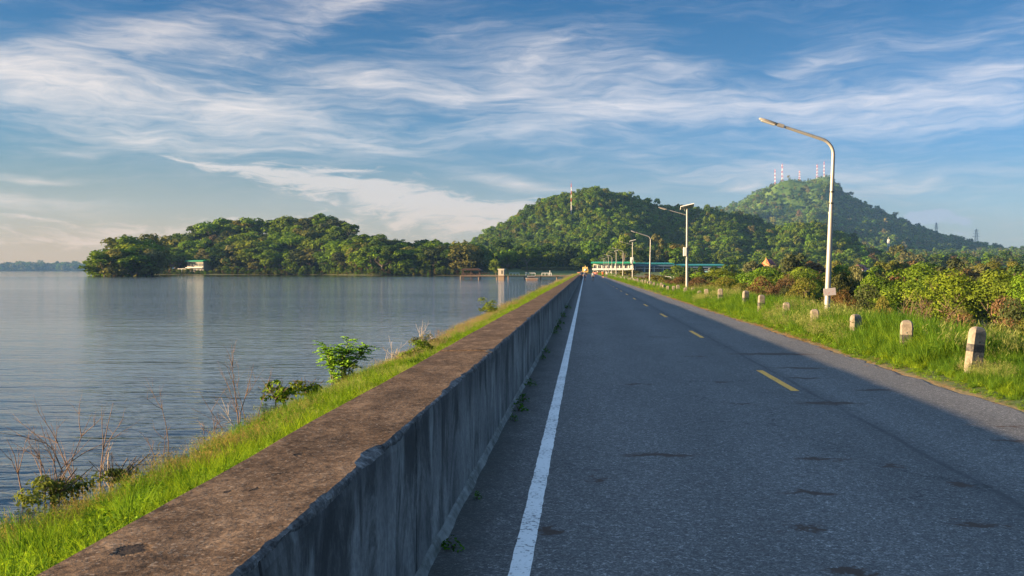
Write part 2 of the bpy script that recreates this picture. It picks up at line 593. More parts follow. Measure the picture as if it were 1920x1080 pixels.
def mat_wall_side():
    m, T, b = material('wall_side_concrete', (0.17, 0.17, 0.17), 0.88, 0, 0.3)
    p = pos(T)
    x, y, z = T.sep(p)
    run = T.noise(T.mapping(p, scale=(0.5, 1.3, 0.55)), 1.5, 8, 0.72, 0.8)
    cloud = T.noise(p, 1.6, 6, 0.65)
    fine = T.noise(p, 26, 5, 0.7)
    c = T.ramp(T.math('ADD', T.math('MULTIPLY', cloud, 0.6), T.math('MULTIPLY', fine, 0.4)),
               [(0.34, (0.085, 0.083, 0.085)), (0.5, (0.17, 0.165, 0.16)), (0.66, (0.30, 0.29, 0.275))])
    # black mould runs from the coping, and again in patches above the footing
    topband = T.step(T.math('ADD', z, T.math('MULTIPLY', T.math('SUBTRACT', run, 0.5), 1.3)), 0.50, 0.90)
    c = T.mix(T.math('MULTIPLY', topband, 0.72), c, (0.036, 0.035, 0.036))
    mould = T.step(T.math('ADD', run, T.math('MULTIPLY', cloud, 0.35)), 0.62, 0.80)
    c = T.mix(T.math('MULTIPLY', mould, 0.72), c, (0.018, 0.018, 0.019))
    pale = T.step(T.noise(T.mapping(p, scale=(0.5, 1.4, 0.6)), 1.5, 6, 0.65), 0.56, 0.70)
    c = T.mix(T.math('MULTIPLY', pale, 0.55), c, (0.36, 0.36, 0.345))
    T.put(b.inputs['Base Color'], c)
    bump(T, b, T.math('ADD', T.math('MULTIPLY', fine, 0.7), T.math('MULTIPLY', cloud, 0.5)), 0.6, 0.012)
    return m


def mat_chip():
    m, T, b = material('chipped_concrete_edge', (0.2, 0.2, 0.2), 0.9, 0, 0.3)
    p = pos(T)
    n = T.noise(p, 9, 6, 0.7)
    n2 = T.noise(p, 60, 3, 0.6)
    f = T.math('ADD', T.math('MULTIPLY', n, 0.7), T.math('MULTIPLY', n2, 0.3))
    T.put(b.inputs['Base Color'], T.ramp(f, [(0.38, (0.025, 0.024, 0.024)), (0.5, (0.085, 0.080, 0.078)), (0.66, (0.26, 0.25, 0.24))]))
    bump(T, b, f, 0.9, 0.02)
    return m


def mat_ground():
    m, T, b = material('bank_soil', (0.06, 0.06, 0.03), 0.95, 0, 0.2)
    p = pos(T)
    n = T.noise(p, 0.9, 6, 0.65)
    n2 = T.noise(p, 9, 4, 0.6)
    c = T.ramp(T.math('ADD', T.math('MULTIPLY', n, 0.6), T.math('MULTIPLY', n2, 0.4)),
               [(0.3, (0.035, 0.055, 0.012)), (0.5, (0.065, 0.095, 0.02)), (0.62, (0.10, 0.10, 0.04)), (0.75, (0.13, 0.09, 0.05))])
    x, y, z = T.sep(p)
    edge = T.math('MULTIPLY', T.step(T.math('ADD', x, T.math('MULTIPLY', n2, 0.5)), 5.75, 5.35), T.step(x, 4.6, 4.9))
    c = T.mix(T.math('MULTIPLY', edge, 0.9), c, T.mix(n2, (0.22, 0.13, 0.07), (0.34, 0.22, 0.12)))
    shore = T.step(z, -0.62, -0.80)
    c = T.mix(T.math('MULTIPLY', shore, 0.7), c, (0.14, 0.10, 0.065))
    T.put(b.inputs['Base Color'], c)
    bump(T, b, n2, 0.6, 0.05)
    return m


def mat_water():
    m, T, b = material('lake_water', (0.022, 0.036, 0.044), 0.05, 0, 0.5)
    b.inputs['IOR'].default_value = 1.333
    p = pos(T)
    w1 = T.noise(T.mapping(p, rot=(0, 0, R(-14)), scale=(0.55, 1.9, 1)), 1.0, 3, 0.5, 0.7)
    w2 = T.noise(T.mapping(p, rot=(0, 0, R(10)), scale=(1.6, 4.2, 1)), 1.0, 3, 0.55, 0.5)
    w3 = T.noise(T.mapping(p, rot=(0, 0, R(-4)), scale=(0.10, 0.42, 1)), 1.0, 3, 0.5, 0.3)
    calm = T.noise(T.mapping(p, rot=(0, 0, R(2)), scale=(0.006, 0.035, 1)), 1.0, 3, 0.6)
    calm = T.step(calm, 0.36, 0.62, 0.5, 1.0)
    yy = T.sep(p)[1]
    calm = T.math('MULTIPLY', calm, T.math('ADD', T.step(yy, 25, 90, 1.0, 1.9), T.step(yy, 330, 430, 0.0, -1.55)))
    h = T.math('ADD', T.math('MULTIPLY', w1, 0.55), T.math('ADD', T.math('MULTIPLY', w2, 0.26), T.math('MULTIPLY', w3, 0.8)))
    n = T.n('ShaderNodeBump')
    T.put(n.inputs['Strength'], T.math('MULTIPLY', calm, 0.5))
    n.inputs['Distance'].default_value = 0.16
    T.put(n.inputs['Height'], h)
    T.put(b.inputs['Normal'], n.outputs[0])
    return m


def mat_leaf(name, source, trans=0.35, vary=0.9, gloss=0.06):
    """leaf colour comes from the object's own colour ('object') or from its scatter point ('instancer')"""
    m = bpy.data.materials.new(name)
    m.use_nodes = True
    T = NT(m.node_tree)
    m.node_tree.nodes.remove(m.node_tree.nodes['Principled BSDF'])
    out = m.node_tree.nodes['Material Output']
    if source == 'object':
        c = T.n('ShaderNodeObjectInfo').outputs['Color']
    else:
        a = T.n('ShaderNodeAttribute', attribute_type='INSTANCER', attribute_name='tint')
        c = a.outputs['Color']
    s = T.n('ShaderNodeAttribute', attribute_type='GEOMETRY', attribute_name='shade').outputs['Fac']
    c = T.vmath('SCALE', c, T.step(s, 0.0, 1.0, 1.0 - 0.5 * vary, 1.0 + 0.6 * vary, smooth=False))
    hs = T.n('ShaderNodeHueSaturation')
    T.put(hs.inputs['Color'], c)
    T.put(hs.inputs['Hue'], T.step(s, 0.0, 1.0, 0.515, 0.485, smooth=False))
    c = hs.outputs[0]
    d = T.n('ShaderNodeBsdfDiffuse')
    T.put(d.inputs['Color'], c)
    t = T.n('ShaderNodeBsdfTranslucent')
    T.put(t.inputs['Color'], T.vmath('MULTIPLY', c, (1.25, 1.3, 0.6)))
    mx = T.n('ShaderNodeMixShader')
    mx.inputs[0].default_value = trans
    T.t.links.new(d.outputs[0], mx.inputs[1])
    T.t.links.new(t.outputs[0], mx.inputs[2])
    last = mx
    if gloss > 0:
        g = T.n('ShaderNodeBsdfGlossy')
        g.inputs['Roughness'].default_value = 0.5
        g.inputs['Color'].default_value = (1, 1, 1, 1)
        m2 = T.n('ShaderNodeMixShader')
        m2.inputs[0].default_value = gloss
        T.t.links.new(mx.outputs[0], m2.inputs[1])
        T.t.links.new(g.outputs[0], m2.inputs[2])
        last = m2
    T.t.links.new(last.outputs[0], out.inputs['Surface'])
    return m


M = {}
M['asphalt'] = mat_asphalt()
M['white_paint'] = mat_paint('white_road_paint', (0.72, 0.71, 0.70), 0.85)
M['yellow_paint'] = mat_paint('yellow_road_paint', (0.80, 0.39, 0.05), 0.6)
M['wall_top'] = mat_wall_top()
M['wall_side'] = mat_wall_side()
M['chip'] = mat_chip()
M['lime'] = weathered('lime_footing', (0.22, 0.22, 0.21), (0.035, 0.038, 0.03), 0.9, 3.0, 1.1, streak=False, bstr=0.6, bdist=0.01)
M['ground'] = mat_ground()
M['water'] = mat_water()
M['leaf'] = mat_leaf('tree_leaves', 'object', 0.25, 0.9, 0.0)
M['forest'] = mat_leaf('forest_leaves', 'instancer', 0.28, 0.6, 0.0)
M['grass'] = mat_leaf('grass_blades', 'instancer', 0.42, 0.7, 0.0)
M['bark'] = weathered('bark', (0.12, 0.085, 0.06), (0.05, 0.038, 0.03), 0.9, 3.0, 0.6)
M['pale_bark'] = weathered('pale_bark', (0.13, 0.105, 0.08), (0.06, 0.05, 0.04), 0.9, 3.0, 0.6)
M['twig'] = weathered('dry_twig', (0.17, 0.105, 0.07), (0.08, 0.05, 0.035), 0.9, 8.0, 0.6)
M['pale_twig'] = weathered('bleached_twig', (0.42, 0.34, 0.26), (0.22, 0.16, 0.11), 0.9, 8.0, 0.5)
M['galv'] = weathered('galvanised_steel', (0.30, 0.285, 0.26), (0.19, 0.165, 0.14), 0.5, 2.5, 0.5, 0.25)
M['lamp_grey'] = weathered('lamp_housing', (0.24, 0.22, 0.20), (0.12, 0.10, 0.09), 0.5, 6, 0.4)
M['lens'] = material('lamp_lens', (0.5, 0.48, 0.44), 0.15)[0]
M['panel'] = material('solar_cell', (0.02, 0.025, 0.05), 0.12)[0]
M['cabinet'] = weathered('cabinet_enamel', (0.62, 0.60, 0.55), (0.4, 0.37, 0.32), 0.5, 3, 0.4)
M['dark'] = material('dark_opening', (0.02, 0.022, 0.025), 0.4)[0]
M['post'] = weathered('post_concrete', (0.23, 0.19, 0.145), (0.09, 0.07, 0.055), 0.9, 5.0, 0.8, streak=False, bstr=0.6, bdist=0.012)
M['black_paint'] = weathered('worn_black_paint', (0.03, 0.03, 0.032), (0.20, 0.17, 0.14), 0.8, 9.0, 0.55, streak=False)
M['white_wall'] = weathered('white_render', (0.72, 0.68, 0.58), (0.5, 0.45, 0.36), 0.8, 0.6, 0.4)
M['green_roof'] = weathered('green_roof_sheet', (0.02, 0.34, 0.15), (0.02, 0.22, 0.10), 0.5, 0.5, 0.4)
M['teal_roof'] = weathered('teal_roof_sheet', (0.03, 0.26, 0.24), (0.02, 0.18, 0.18), 0.5, 0.5, 0.4)
M['blue_wall'] = weathered('blue_grey_cladding', (0.20, 0.27, 0.38), (0.13, 0.17, 0.24), 0.7, 0.5, 0.4)
M['glass'] = material('window_glass', (0.03, 0.035, 0.04), 0.08)[0]
M['white'] = weathered('white_paint_finish', (0.75, 0.73, 0.68), (0.5, 0.45, 0.4), 0.6, 2.0, 0.3)
M['red'] = weathered('red_paint_finish', (0.50, 0.06, 0.04), (0.3, 0.05, 0.04), 0.6, 2.0, 0.3)
M['orange'] = material('orange_plastic', (0.75, 0.17, 0.05), 0.5)[0]
M['gold'] = weathered('gold_paint', (0.78, 0.52, 0.14), (0.55, 0.30, 0.06), 0.4, 1.2, 0.5)
M['yellow_flower'] = weathered('yellow_flowers', (0.85, 0.62, 0.06), (0.75, 0.35, 0.05), 0.7, 2.0, 0.5)
M['terracotta'] = weathered('orange_roof_tiles', (0.55, 0.17, 0.06), (0.32, 0.10, 0.05), 0.7, 0.8, 0.5)
M['maroon'] = weathered('maroon_roof_tiles', (0.20, 0.05, 0.06), (0.12, 0.04, 0.05), 0.7, 0.8, 0.5)
M['wood'] = weathered('shade_darkened_timber', (0.045, 0.024, 0.02), (0.025, 0.016, 0.014), 0.7, 1.5, 0.5)  # timber darkened in colour for shade that misses the pavilion
M['steel'] = material('tower_steel', (0.35, 0.36, 0.38), 0.5, 0.3)[0]
M['pier'] = weathered('pier_concrete', (0.22, 0.155, 0.11), (0.12, 0.085, 0.06), 0.85, 1.5, 0.5)
M['mat_brown'] = weathered('rusty_hull', (0.30, 0.19, 0.13), (0.16, 0.09, 0.06), 0.8, 1.5, 0.5)
M['skin'] = material('skin', (0.40, 0.22, 0.14), 0.55)[0]
M['hair'] = material('black_hair', (0.012, 0.010, 0.010), 0.6)[0]
for nm, c in (('navy', (0.025, 0.04, 0.09)), ('blue_shirt', (0.05, 0.10, 0.22)), ('white_cloth', (0.62, 0.62, 0.6)), ('black_cloth', (0.02, 0.02, 0.025)),
              ('orange_cloth', (0.80, 0.16, 0.03)), ('teal_cloth', (0.05, 0.11, 0.14)), ('grey_cloth', (0.45, 0.43, 0.40)), ('grey_trousers', (0.10, 0.10, 0.12))):
    M[nm] = weathered(nm, c, tuple(v * 0.7 for v in c), 0.85, 6, 0.4, streak=False)


def mat_hill():
    m, T, b = material('hill_ground', (0.06, 0.08, 0.02), 0.95, 0, 0.1)
    p = pos(T)
    n = T.noise(p, 0.02, 7, 0.65)
    n2 = T.noise(p, 0.2, 4, 0.6)
    T.put(b.inputs['Base Color'], T.ramp(T.math('ADD', T.math('MULTIPLY', n, 0.6), T.math('MULTIPLY', n2, 0.4)),
          [(0.35, (0.03, 0.06, 0.012)), (0.5, (0.07, 0.12, 0.02)), (0.65, (0.12, 0.15, 0.03))]))
    bump(T, b, n2, 0.8, 1.5)
    return m


M['hill'] = mat_hill()


def mat_sign():
    m, T, b = material('printed_placard', (0.75, 0.7, 0.66), 0.6)
    p = obj_co(T)
    x, y, z = T.sep(p)
    # a red border at the foot and smudged red and grey print
    n = T.noise(T.mapping(p, scale=(9, 1, 16)), 2.0, 3, 0.6)
    red = T.math('MULTIPLY', T.step(n, 0.56, 0.62), T.step(z, 0.14, -0.02))
    foot = T.step(z, -0.11, -0.14)
    c = T.mix(T.math('MULTIPLY', red, 0.55), (0.48, 0.42, 0.41), (0.46, 0.09, 0.07))
    c = T.mix(T.math('MULTIPLY', foot, 0.6), c, (0.52, 0.15, 0.11))
    T.put(b.inputs['Base Color'], c)
    return m


M['sign'] = mat_sign()


# ------------------------------------------------------------------ heights
_perm = rng.random((64, 64))


def vnoise(x, y):
    x = np.asarray(x, dtype=float)
    y = np.asarray(y, dtype=float)
    xi, yi = np.floor(x).astype(int), np.floor(y).astype(int)
    fx, fy = x - xi, y - yi
    fx, fy = fx * fx * (3 - 2 * fx), fy * fy * (3 - 2 * fy)
    g = lambda a, b: _perm[a % 64, b % 64]
    return (g(xi, yi) * (1 - fx) + g(xi + 1, yi) * fx) * (1 - fy) + (g(xi, yi + 1) * (1 - fx) + g(xi + 1, yi + 1) * fx) * fy


def fbm(x, y, n=4):
    s, a, t = 0.0, 0.5, 0.0
    for i in range(n):
        s = s + a * vnoise(np.asarray(x) * 2 ** i + 17.3 * i, np.asarray(y) * 2 ** i + 5.1 * i)
        t += a
        a *= 0.5
    return s / t


def smooth(v, a, b):
    t = np.clip((np.asarray(v, dtype=float) - a) / (b - a), 0, 1)
    return t * t * (3 - 2 * t)


ZW = -0.85            # the lake's level; the road is at 0
DAM_END = 455.0
_dx = [-400, -40, -9, -5.5, -4.8, -3.8, -2.6, -1.5, 5.0, 5.5, 6.8, 7.9, 9.6, 12.5, 22, 30, 5000]
_dz = [-4, -4, -2.2, -0.97, -0.74, -0.46, -0.14, -0.03, -0.04, 0.02, 0.08, 0.02, -0.8, -2.3, -6.4, -7.0, -7.0]
# island ground crest: x -> height, and the shoreline y of the far bank
_ix = [-284, -272, -262, -245, -225, -205, -185, -168, -150, -135, -118, -100, -80, -60]
_iz = [0.0, 3.0, 8, 13.0, 15.5, 15.0, 19.0, 22.0, 15, 9, 5, 2.0, 1.2, 1.0]
_sx = [-3000, -300, -287, -280, -270, -230, -190, -150, -128, -110, -60, -10, 40]
_sy = [3700, 3700, 3600, 640, 604, 588, 580, 572, 535, 512, 505, 500, 480]


def terrain(x, y):
    x = np.asarray(x, dtype=float)
    y = np.asarray(y, dtype=float)
    dam = np.interp(x, _dx, _dz)
    xs = x + 4.0 * (fbm(y * 0.05, x * 0.02, 2) - 0.5) * (np.abs(y) > 40)
    wob = 0.5 * (fbm(y * 0.35, x * 0.3 + 9, 3) - 0.5)
    dam = dam + np.where((x < -2.0) & (x > -9), wob * 0.55, 0) + np.where((x > 6.0) & (x < 12), wob * 0.3, 0)
    dam = dam + np.where(x > 20, 1.2 * (fbm(x * 0.02, y * 0.02, 3) - 0.5), 0)
    # land beyond the dam on the right rises slowly to the hills
    valley_rise = smooth(y, 420, 520) * 6.2 + smooth(y, 700, 2300) * 40
    right = np.where(x > 5.4, np.maximum(dam, dam * 0 - 7.0) + np.where(x > 14, valley_rise * smooth(x, 14, 30), 0), dam)
    # far shore of the lake
    ys = np.interp(xs, _sx, _sy) + 6 * (fbm(x * 0.06, y * 0, 3) - 0.5)
    s = y - ys
    land = np.interp(s, [-30, -3, 0.0, 4, 60, 140, 900, 2500], [-4.0, -1.3, -0.9, -0.2, 1.2, 2.6, 6.0, 30.0])
    bell = np.interp(xs, _ix, _iz)
    land = np.where(xs < -60, np.where(s > 0, land + bell * smooth(s, 0, 68) * (1 - smooth(s, 90, 190)), land), land)
    far = np.where(x < 5, land, np.maximum(land, right))
    k = smooth(y, DAM_END, DAM_END + 22)
    left = np.where(x < -6, land, right * (1 - k) + np.maximum(right, far) * k)
    # the dam's own lake-side slope keeps priority near the road
    z = np.where(x < -6, np.maximum(np.where(y < DAM_END + 60, dam, -9), land), left)
    z = np.where((x > 5) & (y > DAM_END), np.maximum(right, np.minimum(far, right + 7)), z)
    return z


def grid_mesh(name, xs, ys, fn, mats, smooth_=True):
    X, Y = np.meshgrid(np.asarray(xs, float), np.asarray(ys, float))
    Z = fn(X, Y)
    v = np.stack([X, Y, Z], -1).reshape(-1, 3)
    nx, ny = len(xs), len(ys)
    i = np.arange(nx - 1)[None, :] + np.arange(ny - 1)[:, None] * nx
    f = np.stack([i, i + 1, i + 1 + nx, i + nx], -1).reshape(-1, 4)
    return np_mesh(name, v, f, mats, smooth_)


def lines(*segs):
    out = [segs[0][0]]
    for a, b, st in segs:
        n = max(1, int(round((b - a) / st)))
        out += list(np.linspace(a, b, n + 1)[1:])
    return out


gx = lines((-4200, -400, 190), (-400, -290, 12), (-290, -60, 5), (-60, -14, 4), (-14, -7, 0.7), (-7, -1, 0.25), (-1, 5, 1.0), (5, 11, 0.3), (11, 32, 1.0), (32, 120, 6), (120, 600, 24), (600, 3000, 150))
gy = lines((-90, 0, 6), (0, 50, 0.5), (50, 140, 1.5), (140, 480, 5), (480, 760, 5), (760, 1200, 22), (1200, 4800, 150))
ground = link('ground', grid_mesh('ground', gx, gy, terrain, [M['ground']]))
tag(ground, 'green banks, lake bed and valley floor round the road', None, None, 'structure')

wm = np_mesh('lake', [(-4200, -90, ZW), (-3, -90, ZW), (-3, 700, ZW), (-4200, 4200, ZW), (-280, 4200, ZW), (-4200, 700, ZW)],
             [(0, 1, 2, 5), (5, 2, 4, 3)], [M['water']])
lake = tag(link('lake_water', wm), 'calm rippled blue grey reservoir water', None, None, 'structure')


# ------------------------------------------------------------------ road
def road_mesh():
    ys = lines((-40, 2, 2), (2, 60, 0.35), (60, 200, 2), (200, 470, 10))
    xs = [-0.93, 0.5, 2.0, 3.5, 5.0, 5.2, 5.34]
    v, f = [], []
    for y in ys:
        e = 0.16 * float(fbm(y * 0.9, 3.3, 4) - 0.5) * 2 + 0.10 * float(vnoise(y * 4.1, 8.0) - 0.5)
        for j, x in enumerate(xs):
            xx = x + (e if j >= 5 else 0)
            zz = 0.0 if j < 6 else -0.035
            v.append((xx, y, zz))
    n = len(xs)
    for i in range(len(ys) - 1):
        for j in range(n - 1):
            a = i * n + j
            f.append((a, a + 1, a + 1 + n, a + n))
    return np_mesh('road', v, f, [M['asphalt']])


road = tag(link('road', road_mesh()), 'grey weathered two lane asphalt road along the dam crest', None, None, 'structure')


def strip(name, x0, x1, y0, y1, mat, jag=0.004, step=0.25):
    ys = lines((y0, y1, step)) if y1 - y0 < 80 else lines((y0, 40, step), (40, y1, 6))
    v = []
    for y in ys:
        v.append((x0 + random.uniform(-jag, jag), y, 0.004))
        v.append((x1 + random.uniform(-jag, jag), y, 0.004))
    f = [(2 * i, 2 * i + 1, 2 * i + 3, 2 * i + 2) for i in range(len(ys) - 1)]
    return link(name, np_mesh(name, v, f, [mat]), road)


strip('edge_line', -0.425, -0.305, -10, 465, M['white_paint'], 0.004, 0.12)
y = 14.25 - 11.1 * 2
while y < 420:
    strip('centre_dash', 2.90, 3.01, y, y + 2.9, M['yellow_paint'])
    y += 11.1

# ------------------------------------------------------------------ parapet wall
JOINTS = [9.9 + 10.0 * k for k in range(-2, 45)]


def wall_mesh():
    ys = lines((-6, 2.4, 0.4), (2.4, 12, 0.028), (12, 24, 0.06), (24, 60, 0.25), (60, 470, 2.0))
    ys = sorted(set([round(q, 4) for q in ys] + [round(j + d, 4) for j in JOINTS for d in (-0.03, -0.014, 0.014, 0.03) if j < 200] + [round(j - 1.85 + d - k, 4) for j in JOINTS for k in (0, 2.7, 5.3) for d in (-0.012, -0.005, 0.005, 0.012) if j < 90]))
    rings, mats = [], None
    for y in ys:
        seg = math.floor((y - 9.9) / 10.0)
        r_ = random.Random(seg * 7 + 3)
        ox, oz = r_.uniform(-0.012, 0.012), r_.uniform(-0.008, 0.008)
        dj = min(abs(y - j) for j in JOINTS)
        gap = 0.05 if dj < 0.012 * 1.3 else 0.0
        nl = float(fbm(y * 0.55, 1.7, 5) - 0.5)
        ch = float(fbm(y * 2.1, 11.3, 6))
        ch2 = float(fbm(y * 7.7, 4.1, 4))
        ch3 = float(vnoise(y * 19.0, 2.1) - 0.5)
        # depth of the broken arris
        c = 0.008 + 0.085 * max(0.0, ch - 0.53) * 2.2 + 0.03 * max(0, ch2 - 0.55) * 2 + 0.006 * ch3
        c2 = 0.016 + 0.10 * max(0.0, float(fbm(y * 1.7, 21.0, 5)) - 0.47) + 0.008 * ch3
        if dj < 0.35:
            c += 0.05 * (1 - dj / 0.35) ** 2
        xr, xl, top = -0.91 + ox, -1.485 + ox + nl * 0.045, 0.90 + oz
        sag = 0.010 * float(fbm(y * 1.1, 31.0, 3) - 0.5)
        w = lambda k: 0.006 * float(vnoise(y * 3.3 + k * 7.7, k * 3.1) - 0.5)
        R_ = [(xl - 0.01, -0.45), (xl, 0.3), (xl, top - 0.05), (xl + 0.012, top - 0.018), (xl + 0.04, top - 0.002),
              (xl + 0.2, top + sag + w(1)), (xl + 0.38, top + sag + w(2)),
              (xr - c - 0.01, top + w(3)), (xr - c * 0.82, top - c2 * 0.30 + 0.008 * ch3), (xr - c * 0.35, top - c2 * 0.62 - 0.008 * ch3),
              (xr - 0.004, top - c2), (xr + w(4), top - c2 - 0.03), (xr + w(5), 0.5), (xr + w(6), 0.2), (xr + 0.004, -0.05)]
        d2 = min(abs(y - (j - 1.85 - k)) for j in JOINTS for k in (0, 2.7, 5.3))
        if d2 < 0.0065 and y < 90:
            R_ = R_[:10] + [(x - 0.022, z) for x, z in R_[10:]]
        if gap:
            R_ = [(x + (gap * 0.6 if x < -1.2 else -gap), z - (0.03 if z > 0.6 else 0)) for x, z in R_]
        rings.append([(x, y, z) for x, z in R_])
    n = len(rings[0])
    v = [p for r in rings for p in r]
    f, mi = [], []
    for i in range(len(rings) - 1):
        for k in range(n - 1):
            a = i * n + k
            f.append((a, a + 1, a + n + 1, a + n))
            mi.append(1 if k < 2 else 0 if k < 7 else 2 if k < 10 else 1)
    me = np_mesh('parapet_wall', v, f, [M['wall_top'], M['wall_side'], M['chip']], False, mi)
    return me


wall = tag(link('parapet_wall', wall_mesh()), 'long weathered concrete parapet wall between the road and the lake', 'wall')


def footing():
    ys = lines((-6, 2.4, 0.4), (2.4, 40, 0.08), (40, 465, 3))
    v, f = [], []
    for y in ys:
        h = 0.040 + 0.016 * float(fbm(y * 1.5, 5.0, 4) - 0.5) * 2 + 0.012 * float(vnoise(y * 9.0, 2.2) - 0.5)
        w = 0.016 + 0.03 * max(0.0, float(fbm(y * 2.3, 15.0, 4) - 0.45))
        v += [(-0.915, y, h + 0.012), (-0.905 + w * 0.4, y, h), (-0.905 + w, y, h * 0.4), (-0.895 + w * 1.5, y, -0.01)]
    for i in range(len(ys) - 1):
        for k in range(3):
            a = i * 4 + k
            f.append((a, a + 1, a + 5, a + 4))
    return np_mesh('footing', v, [q[::-1] for q in f], [M['lime']])


link('footing', footing(), wall)


# ------------------------------------------------------------------ hills
class Hill:
    """a ridge given by its skyline as seen from the road, with real depth in front and behind"""
    def __init__(self, pts, r0, front, back, rough, seed, base=-6.0, drop=0.0):
        self.az = np.array([math.atan2(ray(px, py).x, ray(px, py).y) for px, py in pts])
        el = np.array([ray(px, py).z / math.hypot(ray(px, py).x, ray(px, py).y) for px, py in pts])
        self.h = el * r0 + CAM_H - drop - base
        self.r0, self.front, self.back, self.rough, self.seed, self.base = r0, front, back, rough, seed, base

    def height(self, x, y):
        x, y = np.asarray(x, float), np.asarray(y, float)
        a, r = np.arctan2(x, y), np.hypot(x, y)
        H = np.interp(a, self.az, self.h, left=0, right=0)
        wig = (fbm(a * 40 + self.seed, a * 0, 3) - 0.5) * 0.25 * self.front
        t = (r - self.r0 - wig * (r < self.r0) * smooth(self.r0 - r, 0, self.front))
        u = np.where(t < 0, -t / self.front, t / self.back)
        u = np.clip(u, 0, 1)
        s = np.where(t < 0, (1 - u) * 0.55 + 0.45 * (0.5 + 0.5 * np.cos(np.pi * u)), 0.5 + 0.5 * np.cos(np.pi * u))
        k = self.rough
        n = (fbm(x * 0.011 * k + self.seed, y * 0.011 * k, 5) - 0.5)
        z = H * s + n * H * 0.55 * np.sin(np.pi * np.clip(u, 0, 1)) * (u < 1)
        return self.base + np.maximum(z, -3)

    def mesh(self, name, na, nr):
        az = np.linspace(self.az[0], self.az[-1], na)
        rr = np.linspace(self.r0 - self.front * 1.02, self.r0 + self.back, nr)
        A, Rr = np.meshgrid(az, rr)
        X, Y = np.sin(A) * Rr, np.cos(A) * Rr
        Z = self.height(X, Y)
        v = np.stack([X, Y, Z], -1).reshape(-1, 3)
        i = np.arange(na - 1)[None, :] + np.arange(nr - 1)[:, None] * na
        f = np.stack([i, i + na, i + 1 + na, i + 1], -1).reshape(-1, 4)[:, ::-1]
        return np_mesh(name, v, f, [M['hill']], True)

    def hit(self, px, py):
        d = ray(px, py)
        d = d / math.hypot(d.x, d.y)
        r = np.arange(self.r0 - self.front, self.r0 + self.back, 1.0)
        z = CAM_H + d.z * r
        hz = self.height(d.x * r, d.y * r)
        w = np.nonzero(hz >= z)[0]
        k = w[0] if len(w) else int(np.argmin(np.abs(r - self.r0)))
        return Vector((d.x * r[k], d.y * r[k], float(hz[k])))


near_hill = Hill([(740, 500), (800, 488), (860, 464), (900, 446), (950, 418), (1000, 387), (1040, 369), (1080, 361), (1115, 355), (1150, 361),
                  (1200, 373), (1240, 386), (1290, 393), (1340, 393), (1380, 399), (1420, 411), (1450, 424), (1500, 442), (1560, 458), (1620, 478),
                  (1680, 496), (1760, 505)], 1080, 330, 260, 1.0, 2.0, -4.0, 5.5)
spur_hill = Hill([(1400, 500), (1440, 450), (1470, 430), (1500, 422), (1530, 421), (1560, 435), (1600, 455), (1650, 478), (1700, 500)],
                 960, 210, 200, 1.2, 5.0, -4.0, 5.5)
far_hill = Hill([(1180, 470), (1250, 440), (1320, 405), (1362, 393), (1390, 374), (1420, 354), (1450, 345), (1480, 340), (1510, 337), (1535, 331), (1550, 327), (1560, 328),
                 (1568, 340), (1580, 358), (1600, 374), (1640, 397), (1680, 414), (1720, 431), (1760, 443), (1800, 455), (1850, 467), (1900, 478),
                 (1960, 486), (2100, 496), (2300, 503)], 2750, 1250, 700, 0.60, 9.0, -2.0, 5.0)
link('near_hill', near_hill.mesh('near_hill', 170, 110))
link('spur_hill', spur_hill.mesh('spur_hill', 80, 60))
link('far_hill', far_hill.mesh('far_hill', 200, 130))
for nm, lb in (('near_hill', 'green wooded hill at the end of the road'), ('spur_hill', 'low wooded spur in front of the tall hill'),
               ('far_hill', 'tall hazy hill with a peaked top and a long right slope')):
    tag(bpy.data.objects[nm], lb, None, None, 'structure')


# ------------------------------------------------------------------ vegetation building blocks
def unit(v):
    return v / np.maximum(np.linalg.norm(v, axis=-1, keepdims=True), 1e-6)


def leaf_quads(c, nrm, size, aspect=0.55, tip=None):
    """one bent-free rhombus per leaf or leaf spray"""
    n = len(c)
    if tip is None:
        tip = rng.normal(size=(n, 3))
    t = unit(tip - nrm * np.sum(tip * nrm, -1, keepdims=True))
    b = np.cross(nrm, t)
    s = np.asarray(size).reshape(-1, 1)
    v = np.stack([c - t * s * 0.5, c + b * s * aspect * 0.5 - t * s * 0.08, c + t * s * 0.5, c - b * s * aspect * 0.5 - t * s * 0.08], 1)
    f = np.arange(n * 4).reshape(n, 4)
    return v.reshape(-1, 3), f


def crown_mesh(name, blobs, n, leaf, mat, inner=0.25, aspect=0.7, jitter=0.4, flat=0.0):
    """leaves spread over and through a set of clumps (x, y, z, r)"""
    B = np.asarray(blobs, float)
    wgt = B[:, 3] ** 2
    k = rng.choice(len(B), n, p=wgt / wgt.sum())
    d = unit(rng.normal(size=(n, 3)))
    d[:, 2] = np.where(rng.random(n) < 0.72, np.abs(d[:, 2]), d[:, 2])
    rad = np.where(rng.random(n) < inner, rng.random(n) ** 0.5 * 0.8, 0.82 + 0.28 * rng.random(n))
    c = B[k, :3] + d * (B[k, 3] * rad)[:, None] * np.array([1, 1, 0.82])
    nr = unit(d + jitter * rng.normal(size=(n, 3)) + np.array([0, 0, 0.25 + flat]))
    sz = leaf * (0.65 + 0.7 * rng.random(n))
    v, f = leaf_quads(c, nr, sz, aspect)
    clump = rng.random(len(B))[k]
    shade = np.clip(0.55 * clump + 0.45 * rng.random(n), 0, 1)
    return np_mesh(name, v, f, [mat], False, None, shade)


def ellipsoid_blobs(n, c, r, size, lower=-0.35, hollow=0.35, seed=0):
    g = np.random.default_rng(seed)
    out = []
    while len(out) < n:
        p = g.uniform(-1, 1, 3)
        q = np.linalg.norm(p)
        if q > 1 or q < hollow or p[2] < lower:
            continue
        s = g.uniform(*size)
        out.append((c[0] + p[0] * r[0], c[1] + p[1] * r[1], c[2] + p[2] * r[2], s))
    return out


